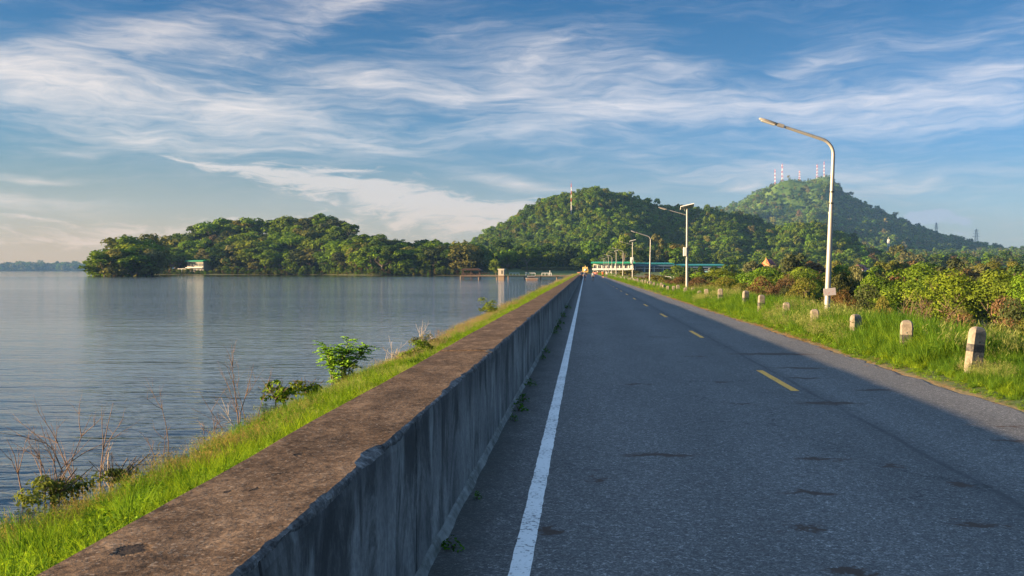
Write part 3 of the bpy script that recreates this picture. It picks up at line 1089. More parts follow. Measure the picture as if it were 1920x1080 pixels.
def limb_mesh(name, blobs, mat, base_r, fork, seed=0, n=7, count=9, lean=(0, 0)):
    g = random.Random(seed)
    mb = MB()
    top = Vector((lean[0], lean[1], fork))
    mid = Vector((lean[0] * 0.4 + g.uniform(-.1, .1), lean[1] * 0.4, fork * 0.5))
    mb.tube([(0, 0, -0.4), (0, 0, 0.15), mid, top], [base_r * 1.5, base_r * 1.1, base_r * 0.85, base_r * 0.7], n)
    bl = list(blobs)
    g.shuffle(bl)
    for bx, by, bz, br in bl[:count]:
        e = Vector((bx, by, bz))
        s = top.lerp(mid, g.uniform(0, 0.5))
        m = s.lerp(e, 0.5) + Vector((g.uniform(-.3, .3), g.uniform(-.3, .3), -0.25 * (e - s).length * 0.5 + 0.3))
        mb.tube([s, m, e], [base_r * 0.5, base_r * 0.32, base_r * 0.1], 5, False)
        for _ in range(2):
            e2 = e + Vector((g.uniform(-1, 1), g.uniform(-1, 1), g.uniform(-.2, 1))) * br * 0.9
            mb.tube([m.lerp(e, 0.4), e2], [base_r * 0.22, base_r * 0.05], 4, False)
    return mb


def twig_mesh(name, mat, height, spread, stems, depth, seed, r0=0.012, curve=0.25, kids=3):
    """bare branching stems"""
    g = random.Random(seed)
    mb = MB()

    def grow(p, d, ln, r, lev):
        pts, rad = [p], [r]
        q = p
        dd = d.copy()
        for i in range(4):
            dd = (dd + Vector((g.gauss(0, curve), g.gauss(0, curve), g.gauss(0, curve * 0.4))) * 0.5).normalized()
            q = q + dd * ln / 4
            pts.append(q)
            rad.append(r * (1 - 0.2 * (i + 1)))
        mb.tube(pts, rad, 5 if lev == 0 else 4, False)
        if lev < depth:
            for _ in range(kids if lev == 0 else kids - 1):
                i = g.choice((1, 2, 2, 3))
                nd = (dd + Vector((g.gauss(0, .55), g.gauss(0, .55), g.gauss(0.15, .35)))).normalized()
                grow(pts[i], nd, ln * g.uniform(0.35, 0.6), r * 0.55, lev + 1)

    for s in range(stems):
        a = g.uniform(0, 6.28)
        d = Vector((math.cos(a) * spread * g.random(), math.sin(a) * spread * g.random(), 1)).normalized()
        grow(Vector((math.cos(a) * 0.06 * stems ** 0.5, math.sin(a) * 0.06 * stems ** 0.5, -0.08)), d, height * g.uniform(0.6, 1.0), r0 * g.uniform(0.7, 1.1), 0)
    return mb


# tree kinds: ten metres high, about nine wide; each copy is scaled to the tree it stands for
class Kind:
    def __init__(self, crown, trunk_mb, trunk_mat, h=10.0, w=9.0):
        self.crown = crown
        self.trunk = bpy.data.meshes.new('trunk')
        self.trunk.from_pydata(trunk_mb.v, [], trunk_mb.f)
        self.trunk.polygons.foreach_set('use_smooth', trunk_mb.s)
        self.trunk.materials.append(trunk_mat)
        self.trunk.update()
        co = np.empty(len(crown.vertices) * 3, np.float32)
        crown.vertices.foreach_get('co', co)
        co = co.reshape(-1, 3)
        self.h = float(np.percentile(co[:, 2], 99.5))
        self.w = float(np.percentile(np.abs(co[:, :2]), 98) * 2)


def make_kind(style, seed, n, leaf, crown_mat):
    g = np.random.default_rng(seed)
    if style == 'round':
        bl = ellipsoid_blobs(24, (0, 0, 6.3), (3.4, 3.4, 2.9), (1.0, 1.7), -0.55, 0.45, seed)
        return Kind(crown_mesh('crown', bl, n, leaf, crown_mat), limb_mesh('trunk', bl, None, 0.24, 3.2, seed), M['bark'])
    if style == 'full':
        bl = ellipsoid_blobs(32, (0, 0, 4.9), (3.5, 3.5, 4.2), (1.0, 1.7), -0.9, 0.45, seed)
        return Kind(crown_mesh('crown', bl, n, leaf, crown_mat), limb_mesh('trunk', bl, None, 0.24, 2.4, seed), M['bark'])
    if style == 'spread':
        bl = ellipsoid_blobs(22, (0, 0, 7.6), (4.4, 4.4, 1.6), (0.8, 1.4), -0.7, 0.2, seed)
        return Kind(crown_mesh('crown', bl, n, leaf, crown_mat, 0.2, 0.7, 0.5, 0.25), limb_mesh('trunk', bl, None, 0.22, 4.6, seed, count=12), M['pale_bark'], 10, 10.5)
    if style == 'loose':
        bl = ellipsoid_blobs(17, (0, 0, 6.4), (3.3, 3.3, 3.3), (0.6, 1.25), -0.8, 0.5, seed)
        return Kind(crown_mesh('crown', bl, int(n * 0.7), leaf, crown_mat, 0.3, 0.6, 0.7), limb_mesh('trunk', bl, None, 0.2, 3.4, seed, count=15), M['pale_bark'])
    if style == 'dome':
        bl = ellipsoid_blobs(26, (0, 0, 5.5), (3.3, 3.3, 4.0), (1.1, 1.6), -0.6, 0.55, seed)
        return Kind(crown_mesh('crown', bl, int(n * 1.2), leaf, crown_mat, 0.2), limb_mesh('trunk', bl, None, 0.26, 2.6, seed), M['bark'])
    if style == 'scrub':
        bl = ellipsoid_blobs(34, (0, 0, 2.5), (5.3, 5.3, 6.0), (0.9, 1.8), -0.2, 0.4, seed)
        return Kind(crown_mesh('crown', bl, int(n * 1.4), leaf * 1.15, crown_mat, 0.35, 0.5, 0.8), limb_mesh('trunk', bl, None, 0.16, 0.8, seed, count=24), M['bark'], 10, 12.5)
    if style == 'bare':
        bl = ellipsoid_blobs(40, (0, 0, 3.2), (5.0, 5.0, 6.0), (0.5, 1.2), -0.3, 0.35, seed)
        mb = limb_mesh('trunk', bl, None, 0.15, 0.9, seed, count=40)
        q = random.Random(seed)
        for bx, by, bz, br in bl:
            for _ in range(16):
                p = Vector((bx, by, bz)) + Vector((q.gauss(0, .5), q.gauss(0, .5), q.gauss(0, .5))) * br
                mb.tube([p, p + Vector((q.gauss(0, .8), q.gauss(0, .8), q.gauss(.5, .8)))], [0.035, 0.012], 3, False)
        return Kind(crown_mesh('crown', bl, n // 4, leaf * 0.8, crown_mat, 0.5, 0.5, 0.9), mb, M['twig'], 10, 12)


STYLES = ('round', 'full', 'spread', 'loose', 'dome', 'scrub', 'bare')
NEAR = {s: [make_kind(s, 100 + 10 * i + j, 12000, 0.24, M['leaf']) for j in range(2)] for i, s in enumerate(STYLES)}
MID = {s: [make_kind(s, 300 + 10 * i + j, 2400, 0.62, M['leaf']) for j in range(3)] for i, s in enumerate(STYLES)}

TINTS = {   # leaf colours
    'bright green': (0.098, 0.156, 0.013), 'yellow green': (0.112, 0.148, 0.014), 'mid green': (0.084, 0.132, 0.013), 'dark green': (0.048, 0.080, 0.013),
    'olive': (0.115, 0.115, 0.024), 'russet': (0.105, 0.074, 0.032), 'brown': (0.105, 0.070, 0.030), 'pale olive': (0.130, 0.130, 0.048),
    'deep olive': (0.052, 0.062, 0.022)}


def tree(kind, base, h, w, tint, label, cat='tree', name='broadleaf_tree', group=None, rz=None, jit=0.12):
    t = empty(name, base, label, cat, group, random.uniform(0, 6.28) if rz is None else rz)
    t.scale = (w / kind.w, w / kind.w, h / kind.h)
    c = link('crown', kind.crown, t)
    k = 1 + random.uniform(-jit, jit)
    tc = TINTS[tint]
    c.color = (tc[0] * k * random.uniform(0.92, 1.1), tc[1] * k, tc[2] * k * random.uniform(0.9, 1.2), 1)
    link('trunk', kind.trunk, t)
    return t


ORD = ['first', 'second', 'third', 'fourth', 'fifth', 'sixth', 'seventh', 'eighth', 'ninth', 'tenth', 'eleventh', 'twelfth', 'thirteenth', 'fourteenth', 'fifteenth',
       'sixteenth', 'seventeenth', 'eighteenth', 'nineteenth']
TENS = ['', '', 'twenty', 'thirty', 'forty', 'fifty', 'sixty', 'seventy', 'eighty', 'ninety']
TENTH = ['', '', 'twentieth', 'thirtieth', 'fortieth', 'fiftieth', 'sixtieth', 'seventieth', 'eightieth', 'ninetieth']


def ordinal(i):
    """0 -> first"""
    if i < 19:
        return ORD[i]
    n = i + 1
    return TENTH[n // 10] if n % 10 == 0 else TENS[n // 10] + '-' + ORD[n % 10 - 1]


# ------------------------------------------------------------------ island trees
def px_of(x, y):
    a = math.atan2(x, y) + YAW
    return 960 + F * math.tan(a)


def z_of(py, dist):
    """height seen at image row py at that distance (camera pitch is small)"""
    return CAM_H + (507 - py) / F * dist


# tree-top skyline of the island and the low wood beside it: px -> py
_tpx = [160, 175, 195, 210, 240, 270, 300, 330, 345, 380, 405, 420, 445, 480, 510, 530, 560, 585, 610, 640, 660, 690, 720, 750, 780, 800, 830, 860, 890]
_tpy = [474, 467, 467, 472, 447, 442, 440, 425, 418, 424, 407, 409, 416, 412, 409, 405, 410, 396, 404, 417, 424, 436, 444, 452, 468, 462, 455, 456, 452]
rows = [('waterside', 4, 10, 40, 16), ('second', 15, 24, 40, 18), ('middle', 30, 40, 38, 18), ('upper', 46, 56, 36, 16), ('ridge', 64, 76, 38, 14)]
random.seed(21)
for rname, s0, s1, cnt, hmax in rows:
    for i in range(cnt):
        px = 192 + (886 - 192) * (i + 0.5 + random.uniform(-0.36, 0.36)) / cnt
        d = ray(px, 507)
        ux, uy = d.x / math.hypot(d.x, d.y), d.y / math.hypot(d.x, d.y)
        # walk out from the shoreline
        r = np.arange(450, 800, 1.0)
        inland = r * uy - np.interp(r * ux, _sx, _sy)
        r_s = r[np.argmax(inland > 0)]
        dist = r_s + random.uniform(s0, s1)
        x, y = ux * dist, uy * dist
        z = float(terrain(x, y))
        sky_py = float(np.interp(px, _tpx, _tpy))
        ztop = z_of(sky_py + random.uniform(-2, 12), dist)
        h = random.uniform(0.75, 1.0) * hmax
        if rname == 'ridge':
            h = max(5.0, min(24, ztop - z))
        h = min(h, max(4.5, ztop - z + 0.5))
        if rname == 'waterside' and (325 < px < 398 or 392 < px < 492):
            if px < 398:
                continue
            h = min(h, 4.0) if random.random() < 0.7 else 7
        if rname == 'second' and 325 < px < 400:
            h = max(7, h * 0.8)
        litside = px < 690  # brighter leaf colours stand in for sun on the left, darker for shade
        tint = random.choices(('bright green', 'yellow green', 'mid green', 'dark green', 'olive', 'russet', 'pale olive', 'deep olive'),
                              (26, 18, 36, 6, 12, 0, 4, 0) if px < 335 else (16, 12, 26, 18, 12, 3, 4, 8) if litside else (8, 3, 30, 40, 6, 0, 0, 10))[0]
        style = random.choices(('round', 'full', 'spread', 'loose', 'dome'), (30, 30, 9, 16, 15) if rname in ('ridge', 'upper') else (28, 42, 4, 12, 14))[0]
        w = h * random.uniform(0.85, 1.2) if h > 8 else h * random.uniform(1.2, 1.7)
        shape = {'round': 'round crowned', 'full': 'bushy', 'spread': 'flat topped', 'loose': 'open crowned', 'dome': 'domed'}[style]
        where = 'the wooded island' if px < 775 else 'the low shore wood'
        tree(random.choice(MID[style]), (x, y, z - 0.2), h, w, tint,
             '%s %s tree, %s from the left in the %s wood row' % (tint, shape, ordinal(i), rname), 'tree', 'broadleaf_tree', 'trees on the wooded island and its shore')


# ------------------------------------------------------------------ scatter (things nobody could count)
def scatter(name, pts, protos, rz, scale, tint, idx, label, kind='stuff', tilt=None):
    n = len(pts)
    me = bpy.data.meshes.new(name)
    me.vertices.add(n)
    me.vertices.foreach_set('co', np.asarray(pts, np.float32).ravel())
    rot = np.zeros((n, 3), np.float32)
    rot[:, 2] = rz
    if tilt is not None:
        rot[:, :2] = tilt
    a = me.attributes.new('rot', 'FLOAT_VECTOR', 'POINT')
    a.data.foreach_set('vector', rot.ravel())
    scale = np.asarray(scale, np.float32)
    if scale.ndim == 1:
        scale = np.repeat(scale[:, None], 3, 1)
    a = me.attributes.new('scl', 'FLOAT_VECTOR', 'POINT')
    a.data.foreach_set('vector', np.ascontiguousarray(scale, np.float32).ravel())
    a = me.attributes.new('idx', 'INT', 'POINT')
    a.data.foreach_set('value', np.asarray(idx, np.int32))
    a = me.attributes.new('tint', 'FLOAT_COLOR', 'POINT')
    a.data.foreach_set('color', np.concatenate([np.asarray(tint, np.float32), np.ones((n, 1), np.float32)], 1).ravel())
    o = link(name, me)
    pc = bpy.data.collections.new(name + '_kinds')
    for i, m in enumerate(protos):
        po = bpy.data.objects.new('%s_kind_%02d' % (name, i), m)
        pc.objects.link(po)
    ng = bpy.data.node_groups.new(name, 'GeometryNodeTree')
    ng.interface.new_socket('Geometry', in_out='INPUT', socket_type='NodeSocketGeometry')
    ng.interface.new_socket('Geometry', in_out='OUTPUT', socket_type='NodeSocketGeometry')
    N = ng.nodes.new
    gi, go = N('NodeGroupInput'), N('NodeGroupOutput')
    ip = N('GeometryNodeInstanceOnPoints')
    ci = N('GeometryNodeCollectionInfo')
    ci.inputs['Collection'].default_value = pc
    ci.inputs['Separate Children'].default_value = True
    ci.inputs['Reset Children'].default_value = True

    def attr(nm, ty):
        q = N('GeometryNodeInputNamedAttribute')
        q.data_type = ty
        q.inputs['Name'].default_value = nm
        return q.outputs['Attribute']
    L = ng.links.new
    L(gi.outputs[0], ip.inputs['Points'])
    L(ci.outputs[0], ip.inputs['Instance'])
    ip.inputs['Pick Instance'].default_value = True
    L(attr('idx', 'INT'), ip.inputs['Instance Index'])
    e = N('FunctionNodeEulerToRotation')
    L(attr('rot', 'FLOAT_VECTOR'), e.inputs[0])
    L(e.outputs[0], ip.inputs['Rotation'])
    L(attr('scl', 'FLOAT_VECTOR'), ip.inputs['Scale'])
    L(ip.outputs[0], go.inputs[0])
    md = o.modifiers.new('scatter', 'NODES')
    md.node_group = ng
    tag(o, label, None, None, kind)
    return o


def tints(n, table, jit=0.15):
    names = list(table)
    p = np.array([table[k] for k in names], float)
    k = rng.choice(len(names), n, p=p / p.sum())
    c = np.array([TINTS[x] for x in names])[k]
    return c * (1 + jit * rng.normal(size=(n, 1))).clip(0.5, 1.6) * (1 + 0.06 * rng.normal(size=(n, 3)))


# forest crowns: unit kinds about 1 high and 1 wide, seen from far away
def forest_kind(seed, n, leaf, tall=1.0, hollow=0.5):
    bl = ellipsoid_blobs(9, (0, 0, 0.5 * tall), (0.34, 0.34, 0.36 * tall), (0.14, 0.24), -0.7, hollow, seed)
    return crown_mesh('forest_crown', bl, n, leaf, M['forest'], 0.12, 0.85, 0.32)


FOREST = [forest_kind(500 + i, 340, 0.12, 1.0 + 0.25 * (i % 3)) for i in range(5)]


def forest_on(hill, name, n, size, table, label, back=0.35, grass=None):
    a0, a1 = hill.az[0], hill.az[-1]
    a = rng.uniform(a0, a1, n * 2)
    r = hill.r0 + rng.uniform(-hill.front * 1.0, hill.back * back, n * 2)
    x, y = np.sin(a) * r, np.cos(a) * r
    z = hill.height(x, y)
    keep = z > hill.base + 0.5
    if grass is not None:
        keep &= grass(x, y, z, a)
    x, y, z = [q[keep][:n] for q in (x, y, z)]
    m = len(x)
    s = size * rng.uniform(0.45, 1.0, m) * (1 + 0.55 * (rng.random(m) < 0.25))
    if grass is not None:
        aa = np.arctan2(x, y)
        pxs, el = 960 + F * np.tan(aa + YAW), np.arctan2(z, np.hypot(x, y)) * F
        s = np.where((pxs > 1380) & (pxs < 1575) & (el > np.interp(pxs, [1380, 1420, 1450, 1500, 1575], [112, 136, 146, 150, 150])), s * 0.42, s)
    sc_ = np.stack([s, s, s * rng.uniform(0.75, 1.25, m)], 1)
    t = tints(m, table)
    pat = fbm(x * 0.02, y * 0.02, 3)[:, None]
    t = t * (0.85 + 0.65 * pat)
    return scatter(name, np.stack([x, y, z - 0.12 * s], 1), FOREST, rng.uniform(0, 6.28, m), sc_, t, rng.integers(0, len(FOREST), m), label)


wood = {'mid green': 40, 'dark green': 22, 'bright green': 20, 'olive': 9, 'yellow green': 14, 'pale olive': 1}
forest_on(near_hill, 'near_hill_forest', 19000, 5.8, wood, 'dense green forest covering the nearer hill')
forest_on(spur_hill, 'spur_hill_forest', 5000, 6.6, wood, 'dense green forest covering the low spur')


def meadow(x, y, z, a):
    # the open grassy shoulder under the masts stays mostly bare
    el = np.arctan2(z, np.hypot(x, y)) * F
    pxs = 960 + F * np.tan(a + YAW)
    shoulder = (pxs > 1350) & (pxs < 1560) & (el > np.interp(pxs, [1350, 1400, 1450, 1500, 1560], [95, 112, 140, 128, 128]))
    return ~(shoulder & (rng.random(len(x)) < 0.45))


forest_on(far_hill, 'far_hill_forest', 20000, 11.5, {'mid green': 40, 'dark green': 32, 'olive': 14, 'pale olive': 5, 'russet': 1, 'bright green': 8},
          'hazy forest covering the tall hill', 0.2, meadow)


def field(name, n, xr, yr, size, table, label, cond=None, zoff=0.0):
    x = rng.uniform(*xr, n)
    y = rng.uniform(*yr, n)
    z = terrain(x, y)
    keep = np.ones(n, bool) if cond is None else cond(x, y, z)
    x, y, z = x[keep], y[keep], z[keep]
    m = len(x)
    s = size * rng.uniform(0.6, 1.4, m)
    return scatter(name, np.stack([x, y, z - 0.1 * s + zoff], 1), FOREST, rng.uniform(0, 6.28, m), np.stack([s, s, s * rng.uniform(0.7, 1.1, m)], 1),
                   tints(m, table), rng.integers(0, len(FOREST), m), label)


px_arr = lambda x, y: 960 + F * np.tan(np.arctan2(x, y) + YAW)
field('island_undergrowth', 1500, (-273, -50), (485, 690), 5.0, {'dark green': 40, 'mid green': 40, 'bright green': 8, 'olive': 14},
      'dense undergrowth filling the ground below the island trees', lambda x, y, z: (z > np.where(px_arr(x, y) > 500, -0.75, -0.2)) & ~((np.abs(px_arr(x, y) - 405) < 95) & (y - np.interp(x, _sx, _sy) < 24)))
_sp = rng.uniform(176, 880, 620)
_sq = []
for q in _sp:
    d = ray(q, 507)
    ux, uy = d.x / math.hypot(d.x, d.y), d.y / math.hypot(d.x, d.y)
    r = np.arange(450, 800, 0.5)
    r = r[np.argmax((r * uy - np.interp(r * ux, _sx, _sy)) > 0)] + rng.uniform(0.0, 4.0)
    if 325 < q < 400 and rng.random() < 0.6:
        continue
    _sq.append((ux * r, uy * r, float(terrain(ux * r, uy * r)) - 0.2))
_n = len(_sq)
scatter('shoreline_scrub', _sq, FOREST, rng.uniform(0, 6.28, _n), rng.uniform(1.2, 3.6, _n), tints(_n, {'dark green': 30, 'mid green': 24, 'olive': 24, 'deep olive': 20, 'brown': 10}),
        rng.integers(0, len(FOREST), _n), 'low tangled scrub along the waterline of the island')
field('plain_woodland', 5600, (60, 1150), (640, 2300), 9.0, {'mid green': 34, 'olive': 20, 'dark green': 18, 'pale olive': 8, 'russet': 3, 'bright green': 12},
      'mixed woodland covering the plain below the tall hill', lambda x, y, z: (px_arr(x, y) < 2050) & (px_arr(x, y) > 1360))
field('shore_woodland', 420, (-130, 60), (560, 760), 12.5, {'dark green': 46, 'mid green': 34, 'olive': 10, 'bright green': 5},
      'dark shaded woodland at the foot of the nearer hill', lambda x, y, z: (z > -0.3) & (y > 590 + 0 * x))
field('far_shore_treeline', 1500, (-2800, -1400), (3700, 3950), 24.0, {'mid green': 30, 'olive': 30, 'pale olive': 18, 'dark green': 10},
      'faint far treeline along the far lake shore')


# ------------------------------------------------------------------ trees and scrub in the valley on the right
def valley(px, py, wpx, Y, style, tint, label, cat='tree', name='broadleaf_tree', sink=0.0, dx=0.0):
    p = at(px, 507, Y)
    z = float(terrain(p.x + dx, Y)) - sink
    h = max(2.0, z_of(py, Y / math.cos(math.atan2(p.x, Y) + YAW)) - z)
    w = wpx / F * Y * 1.05
    k = NEAR if wpx > 60 else MID
    return tree(random.choice(k[style]), (p.x + dx, Y, z), h, w, tint, label, cat, name, 'trees and scrub below the dam')


random.seed(5)
VAL = [
    (1705, 502, 150, 118, 'full', 'bright green', 'large bright green leafy tree, widest crown below the dam right of the tall lamp'),
    (1772, 508, 130, 108, 'full', 'yellow green', 'broad yellow green tree touching the large bright green tree'),
    (1650, 518, 90, 122, 'round', 'mid green', 'mid green tree tucked left of the large bright green tree'),
    (1888, 508, 120, 104, 'round', 'yellow green', 'yellow green tree near the edge of the view behind brown scrub'),
    (1840, 524, 70, 110, 'full', 'bright green', 'small bright green tree between two yellow green ones'),
    (1400, 503, 120, 175, 'full', 'bright green', 'wide bright green tree below the orange temple roof'),
    (1352, 506, 90, 190, 'round', 'yellow green', 'yellow green tree left of the temple, behind the guard posts'),
    (1478, 503, 110, 160, 'full', 'yellow green', 'yellow green bushy tree in front of the dark domed tree'),
    (1536, 508, 80, 165, 'full', 'mid green', 'mid green tree just left of the tall lamp pole'),
    (1487, 478, 56, 235, 'dome', 'deep olive', 'dark domed tree standing above the scrub left of the tall lamp'),
    (1527, 492, 50, 240, 'loose', 'russet', 'brownish open tree beside the dark domed tree'),
    (1580, 498, 44, 240, 'round', 'bright green', 'small round green tree just right of the tall lamp'),
    (1604, 499, 34, 230, 'full', 'pale olive', 'narrow pale olive tree right of the tall lamp'),
    (1640, 500, 46, 245, 'dome', 'dark green', 'dark domed tree behind the red roofed shed'),
    (1668, 491, 56, 250, 'spread', 'olive', 'flat topped olive tree under the slim valley mast'),
    (1782, 488, 60, 215, 'dome', 'deep olive', 'dark brown domed tree rising behind the broad yellow green tree'),
    (1812, 505, 60, 190, 'loose', 'russet', 'russet thin crowned tree behind the brown scrub'),
    (1845, 500, 50, 220, 'loose', 'pale olive', 'pale open tree with visible stems behind the scrub'),
    (1880, 493, 80, 230, 'spread', 'olive', 'olive flat topped tree near the edge of the view'),
    (1915, 500, 60, 210, 'full', 'dark green', 'dark green bushy tree at the edge of the view'),
    (1408, 491, 44, 260, 'loose', 'pale olive', 'pale feathery tree left of the temple roof'),
    (1445, 502, 50, 210, 'full', 'dark green', 'dark green tree below the temple roof'),
    (1318, 512, 60, 230, 'full', 'bright green', 'bright green tree at the corner of the long hall'),
    (1290, 517, 44, 240, 'full', 'mid green', 'mid green tree in front of the long hall'),
    (1950, 515, 110, 90, 'full', 'bright green', 'bright green tree half outside the view'),
    (1740, 494, 60, 260, 'round', 'mid green', 'mid green round tree behind the large bright green tree'),
    (1700, 492, 60, 280, 'loose', 'russet', 'russet tree far behind the large bright green tree'),
    (1560, 492, 46, 290, 'full', 'olive', 'olive bushy tree far behind the tall lamp pole'),
    (1270, 503, 20, 430, 'spread', 'bright green', 'small bright flat topped tree in front of the dark hillside'),
]
for a in VAL:
    valley(*a)
SCR = [
    (1530, 526, 130, 82, 'scrub', 'olive', 'olive brown scrub bush left of the tall lamp base'),
    (1615, 536, 140, 72, 'scrub', 'deep olive', 'olive brown scrub bush right of the tall lamp base'),
    (1735, 562, 120, 56, 'bare', 'brown', 'bare reddish thicket of twigs in front of the large green tree'),
    (1850, 556, 150, 54, 'scrub', 'brown', 'dark brown scrub bush behind the nearest guard posts'),
    (1930, 560, 140, 52, 'scrub', 'deep olive', 'dark olive scrub bush at the edge of the view'),
    (1785, 575, 90, 60, 'scrub', 'olive', 'low olive scrub between the thicket and the brown bush'),
    (1690, 560, 90, 70, 'full', 'mid green', 'low dark green bush left of the bare thicket'),
    (1440, 522, 100, 105, 'scrub', 'brown', 'brown scrub below the yellow green bushy tree'),
    (1370, 521, 110, 112, 'scrub', 'olive', 'wide olive scrub below the wide bright green tree'),
    (1320, 522, 90, 120, 'scrub', 'brown', 'brown scrub right of the solar lamp'),
    (1262, 520, 70, 150, 'scrub', 'brown', 'brown scrub just left of the solar lamp'),
    (1236, 517, 60, 190, 'scrub', 'olive', 'olive scrub behind the second curved lamp'),
    (1206, 514, 50, 230, 'scrub', 'brown', 'brown scrub between the far lamps'),
    (1178, 506, 44, 290, 'loose', 'olive', 'olive thin bush in front of the white building'),
    (1160, 508, 36, 330, 'loose', 'pale olive', 'pale bush left of the olive thin bush'),
    (1480, 538, 90, 84, 'scrub', 'deep olive', 'dark low scrub behind the row of guard posts'),
    (1580, 545, 80, 66, 'scrub', 'brown', 'brown low scrub directly behind the tall lamp'),
    (1660, 556, 70, 60, 'scrub', 'olive', 'olive low scrub left of the thicket'),
    (1905, 590, 90, 44, 'full', 'olive', 'low yellowish bush at the edge of the view behind the grass'),
]
for a in SCR:
    valley(*a, cat='scrub bush', name='scrub_bush')
for i in range(46):
    px = 1250 + 720 * (i + random.random()) / 46
    Y = random.uniform(255, 420)
    st, ti = random.choice(('full', 'round', 'loose', 'dome', 'full')), random.choice(('olive', 'mid green', 'bright green', 'dark green', 'yellow green', 'russet', 'pale olive'))
    valley(px, random.uniform(497, 508), random.uniform(26, 52), Y, st, ti, '%s tree far below the dam, %s from the left in the back row' % (ti, ordinal(i)))
for i in range(40):
    px = 1215 + 760 * (i + random.random()) / 40
    Y = random.uniform(120, 240)
    st, ti = random.choice(('scrub', 'full', 'scrub')), random.choice(('olive', 'brown', 'deep olive', 'mid green', 'brown'))
    valley(px, random.uniform(512, 526), random.uniform(40, 70), Y, st, ti, '%s bush filling the valley, %s from the left in the middle row' % (ti, ordinal(i)), 'scrub bush', 'scrub_bush')

# clipped shrubs on the lawn behind the footbridge
for i in range(9):
    px = 985 + 11.5 * i
    p = at(px, 507, 560)
    z = float(terrain(p.x, 560))
    tree(random.choice(MID['full']), (p.x, 560, z), z_of(501 - (0.5 if i % 2 else 0), 560) - z, 5.2, 'pale olive' if i > 2 else 'olive',
         'pale clipped shrub on the lawn behind the footbridge, %s from the left' % ordinal(i), 'shrub', 'clipped_shrub', 'clipped shrubs on the lawn')
# separate shore trees that stand out in front of the hill
for px, py, wp, Y, st, ti, lb in ((952, 472, 34, 515, 'round', 'bright green', 'bright green round tree on the shore behind the pump house'),
                                  (930, 486, 26, 505, 'full', 'yellow green', 'yellow green small tree left of the pump house'),
                                  (988, 470, 36, 520, 'spread', 'mid green', 'spreading mid green tree with a pale bare stem on the shore'),
                                  (1170, 442, 30, 540, 'round', 'yellow green', 'yellow green tree standing over the white building'),
                                  (1232, 440, 30, 545, 'loose', 'pale olive', 'pale olive tree standing over the long hall'),
                                  (1200, 470, 36, 545, 'full', 'dark green', 'dark tree just behind the green roof'),
                                  (905, 470, 34, 520, 'full', 'dark green', 'dark green tree behind the lakeside pavilion'),
                                  (870, 476, 30, 525, 'loose', 'deep olive', 'thin dark tree left of the lakeside pavilion'),
                                  (1085, 484, 30, 575, 'full', 'dark green', 'dark tree behind the golden monument'),
                                  (1130, 478, 40, 570, 'full', 'mid green', 'mid green tree behind the left end of the white building')):
    p = at(px, 507, Y)
    z = float(terrain(p.x, Y))
    tree(random.choice(MID[st]), (p.x, Y, z), z_of(py, Y) - z, wp / F * Y, ti, lb)


# ------------------------------------------------------------------ grass
def blades(name, n, rad, h, w, lean, droop=0.5, seg=3, seed=0, plume=0, mat=None):
    g = np.random.default_rng(seed)
    a, rr = g.uniform(0, 6.283, n), rad * np.sqrt(g.random(n))
    base = np.stack([np.cos(a) * rr, np.sin(a) * rr, np.zeros(n) - 0.03], 1)
    la = a + g.normal(0, 0.9, n)
    ld = np.stack([np.cos(la), np.sin(la), np.zeros(n)], 1)
    H = h * g.uniform(0.55, 1.0, n)
    ln = lean * g.uniform(0.3, 1.3, n)
    side = np.stack([-np.sin(la + g.normal(0, .8, n)), np.cos(la), np.zeros(n)], 1)
    W = w * g.uniform(0.7, 1.3, n)
    vs, t = [], np.linspace(0, 1, seg + 1)
    for i, q in enumerate(t):
        c = base + ld * (ln * H * q ** 1.8)[:, None] + np.array([0, 0, 1.0]) * (H * (q - droop * 0.35 * q ** 3 * ln))[:, None]
        hw = W * (0.5 if i == 0 else 0.5 * (1 - 0.85 * q ** 2))
        vs += [c - side * hw[:, None], c + side * hw[:, None]]
    V = np.stack(vs, 1).reshape(-1, 3)
    k = 2 * (seg + 1)
    o = (np.arange(n) * k)[:, None]
    F_ = np.concatenate([o + np.array([2 * i, 2 * i + 1, 2 * i + 3, 2 * i + 2]) for i in range(seg)], 0)
    sh = np.tile(g.random(n), seg)
    if plume:
        tipc = base + ld * (ln * H)[:, None] + np.array([0, 0, 1.0]) * (H * (1 - droop * 0.35 * ln))[:, None]
        m = n * plume
        c = np.repeat(tipc, plume, 0) - np.repeat(ld, plume, 0) * 0.02 + g.normal(0, 0.018, (m, 3)) - np.array([0, 0, 1]) * g.uniform(0, 0.14, (m, 1))
        v2, f2 = leaf_quads(c, unit(g.normal(size=(m, 3))), g.uniform(0.02, 0.06, m), 0.18, np.tile([0.2, 0, 1.0], (m, 1)) + 0.4 * g.normal(size=(m, 3)))
        F_ = np.concatenate([F_, f2 + len(V)], 0)
        V = np.concatenate([V, v2], 0)
        sh = np.concatenate([sh, 0.7 + 0.3 * g.random(m)])
    return np_mesh(name, V, F_, [mat or M['grass']], False, None, sh)


def cover(name, n, rad, h, leaf, seed, aspect=0.6, mat=None, stems=0):
    g = np.random.default_rng(seed)
    a, rr = g.uniform(0, 6.283, n), rad * np.sqrt(g.random(n))
    z = h * (1 - (rr / rad) ** 2) * g.random(n) ** 0.5 + 0.01
    c = np.stack([np.cos(a) * rr, np.sin(a) * rr, z], 1)
    nr = unit(np.stack([np.cos(a) * 0.5, np.sin(a) * 0.5, np.full(n, 0.9)], 1) + 0.45 * g.normal(size=(n, 3)))
    v, f = leaf_quads(c, nr, leaf * g.uniform(0.6, 1.3, n), aspect)
    sh = g.random(n)
    return np_mesh(name, v, f, [mat or M['grass']], False, None, sh)


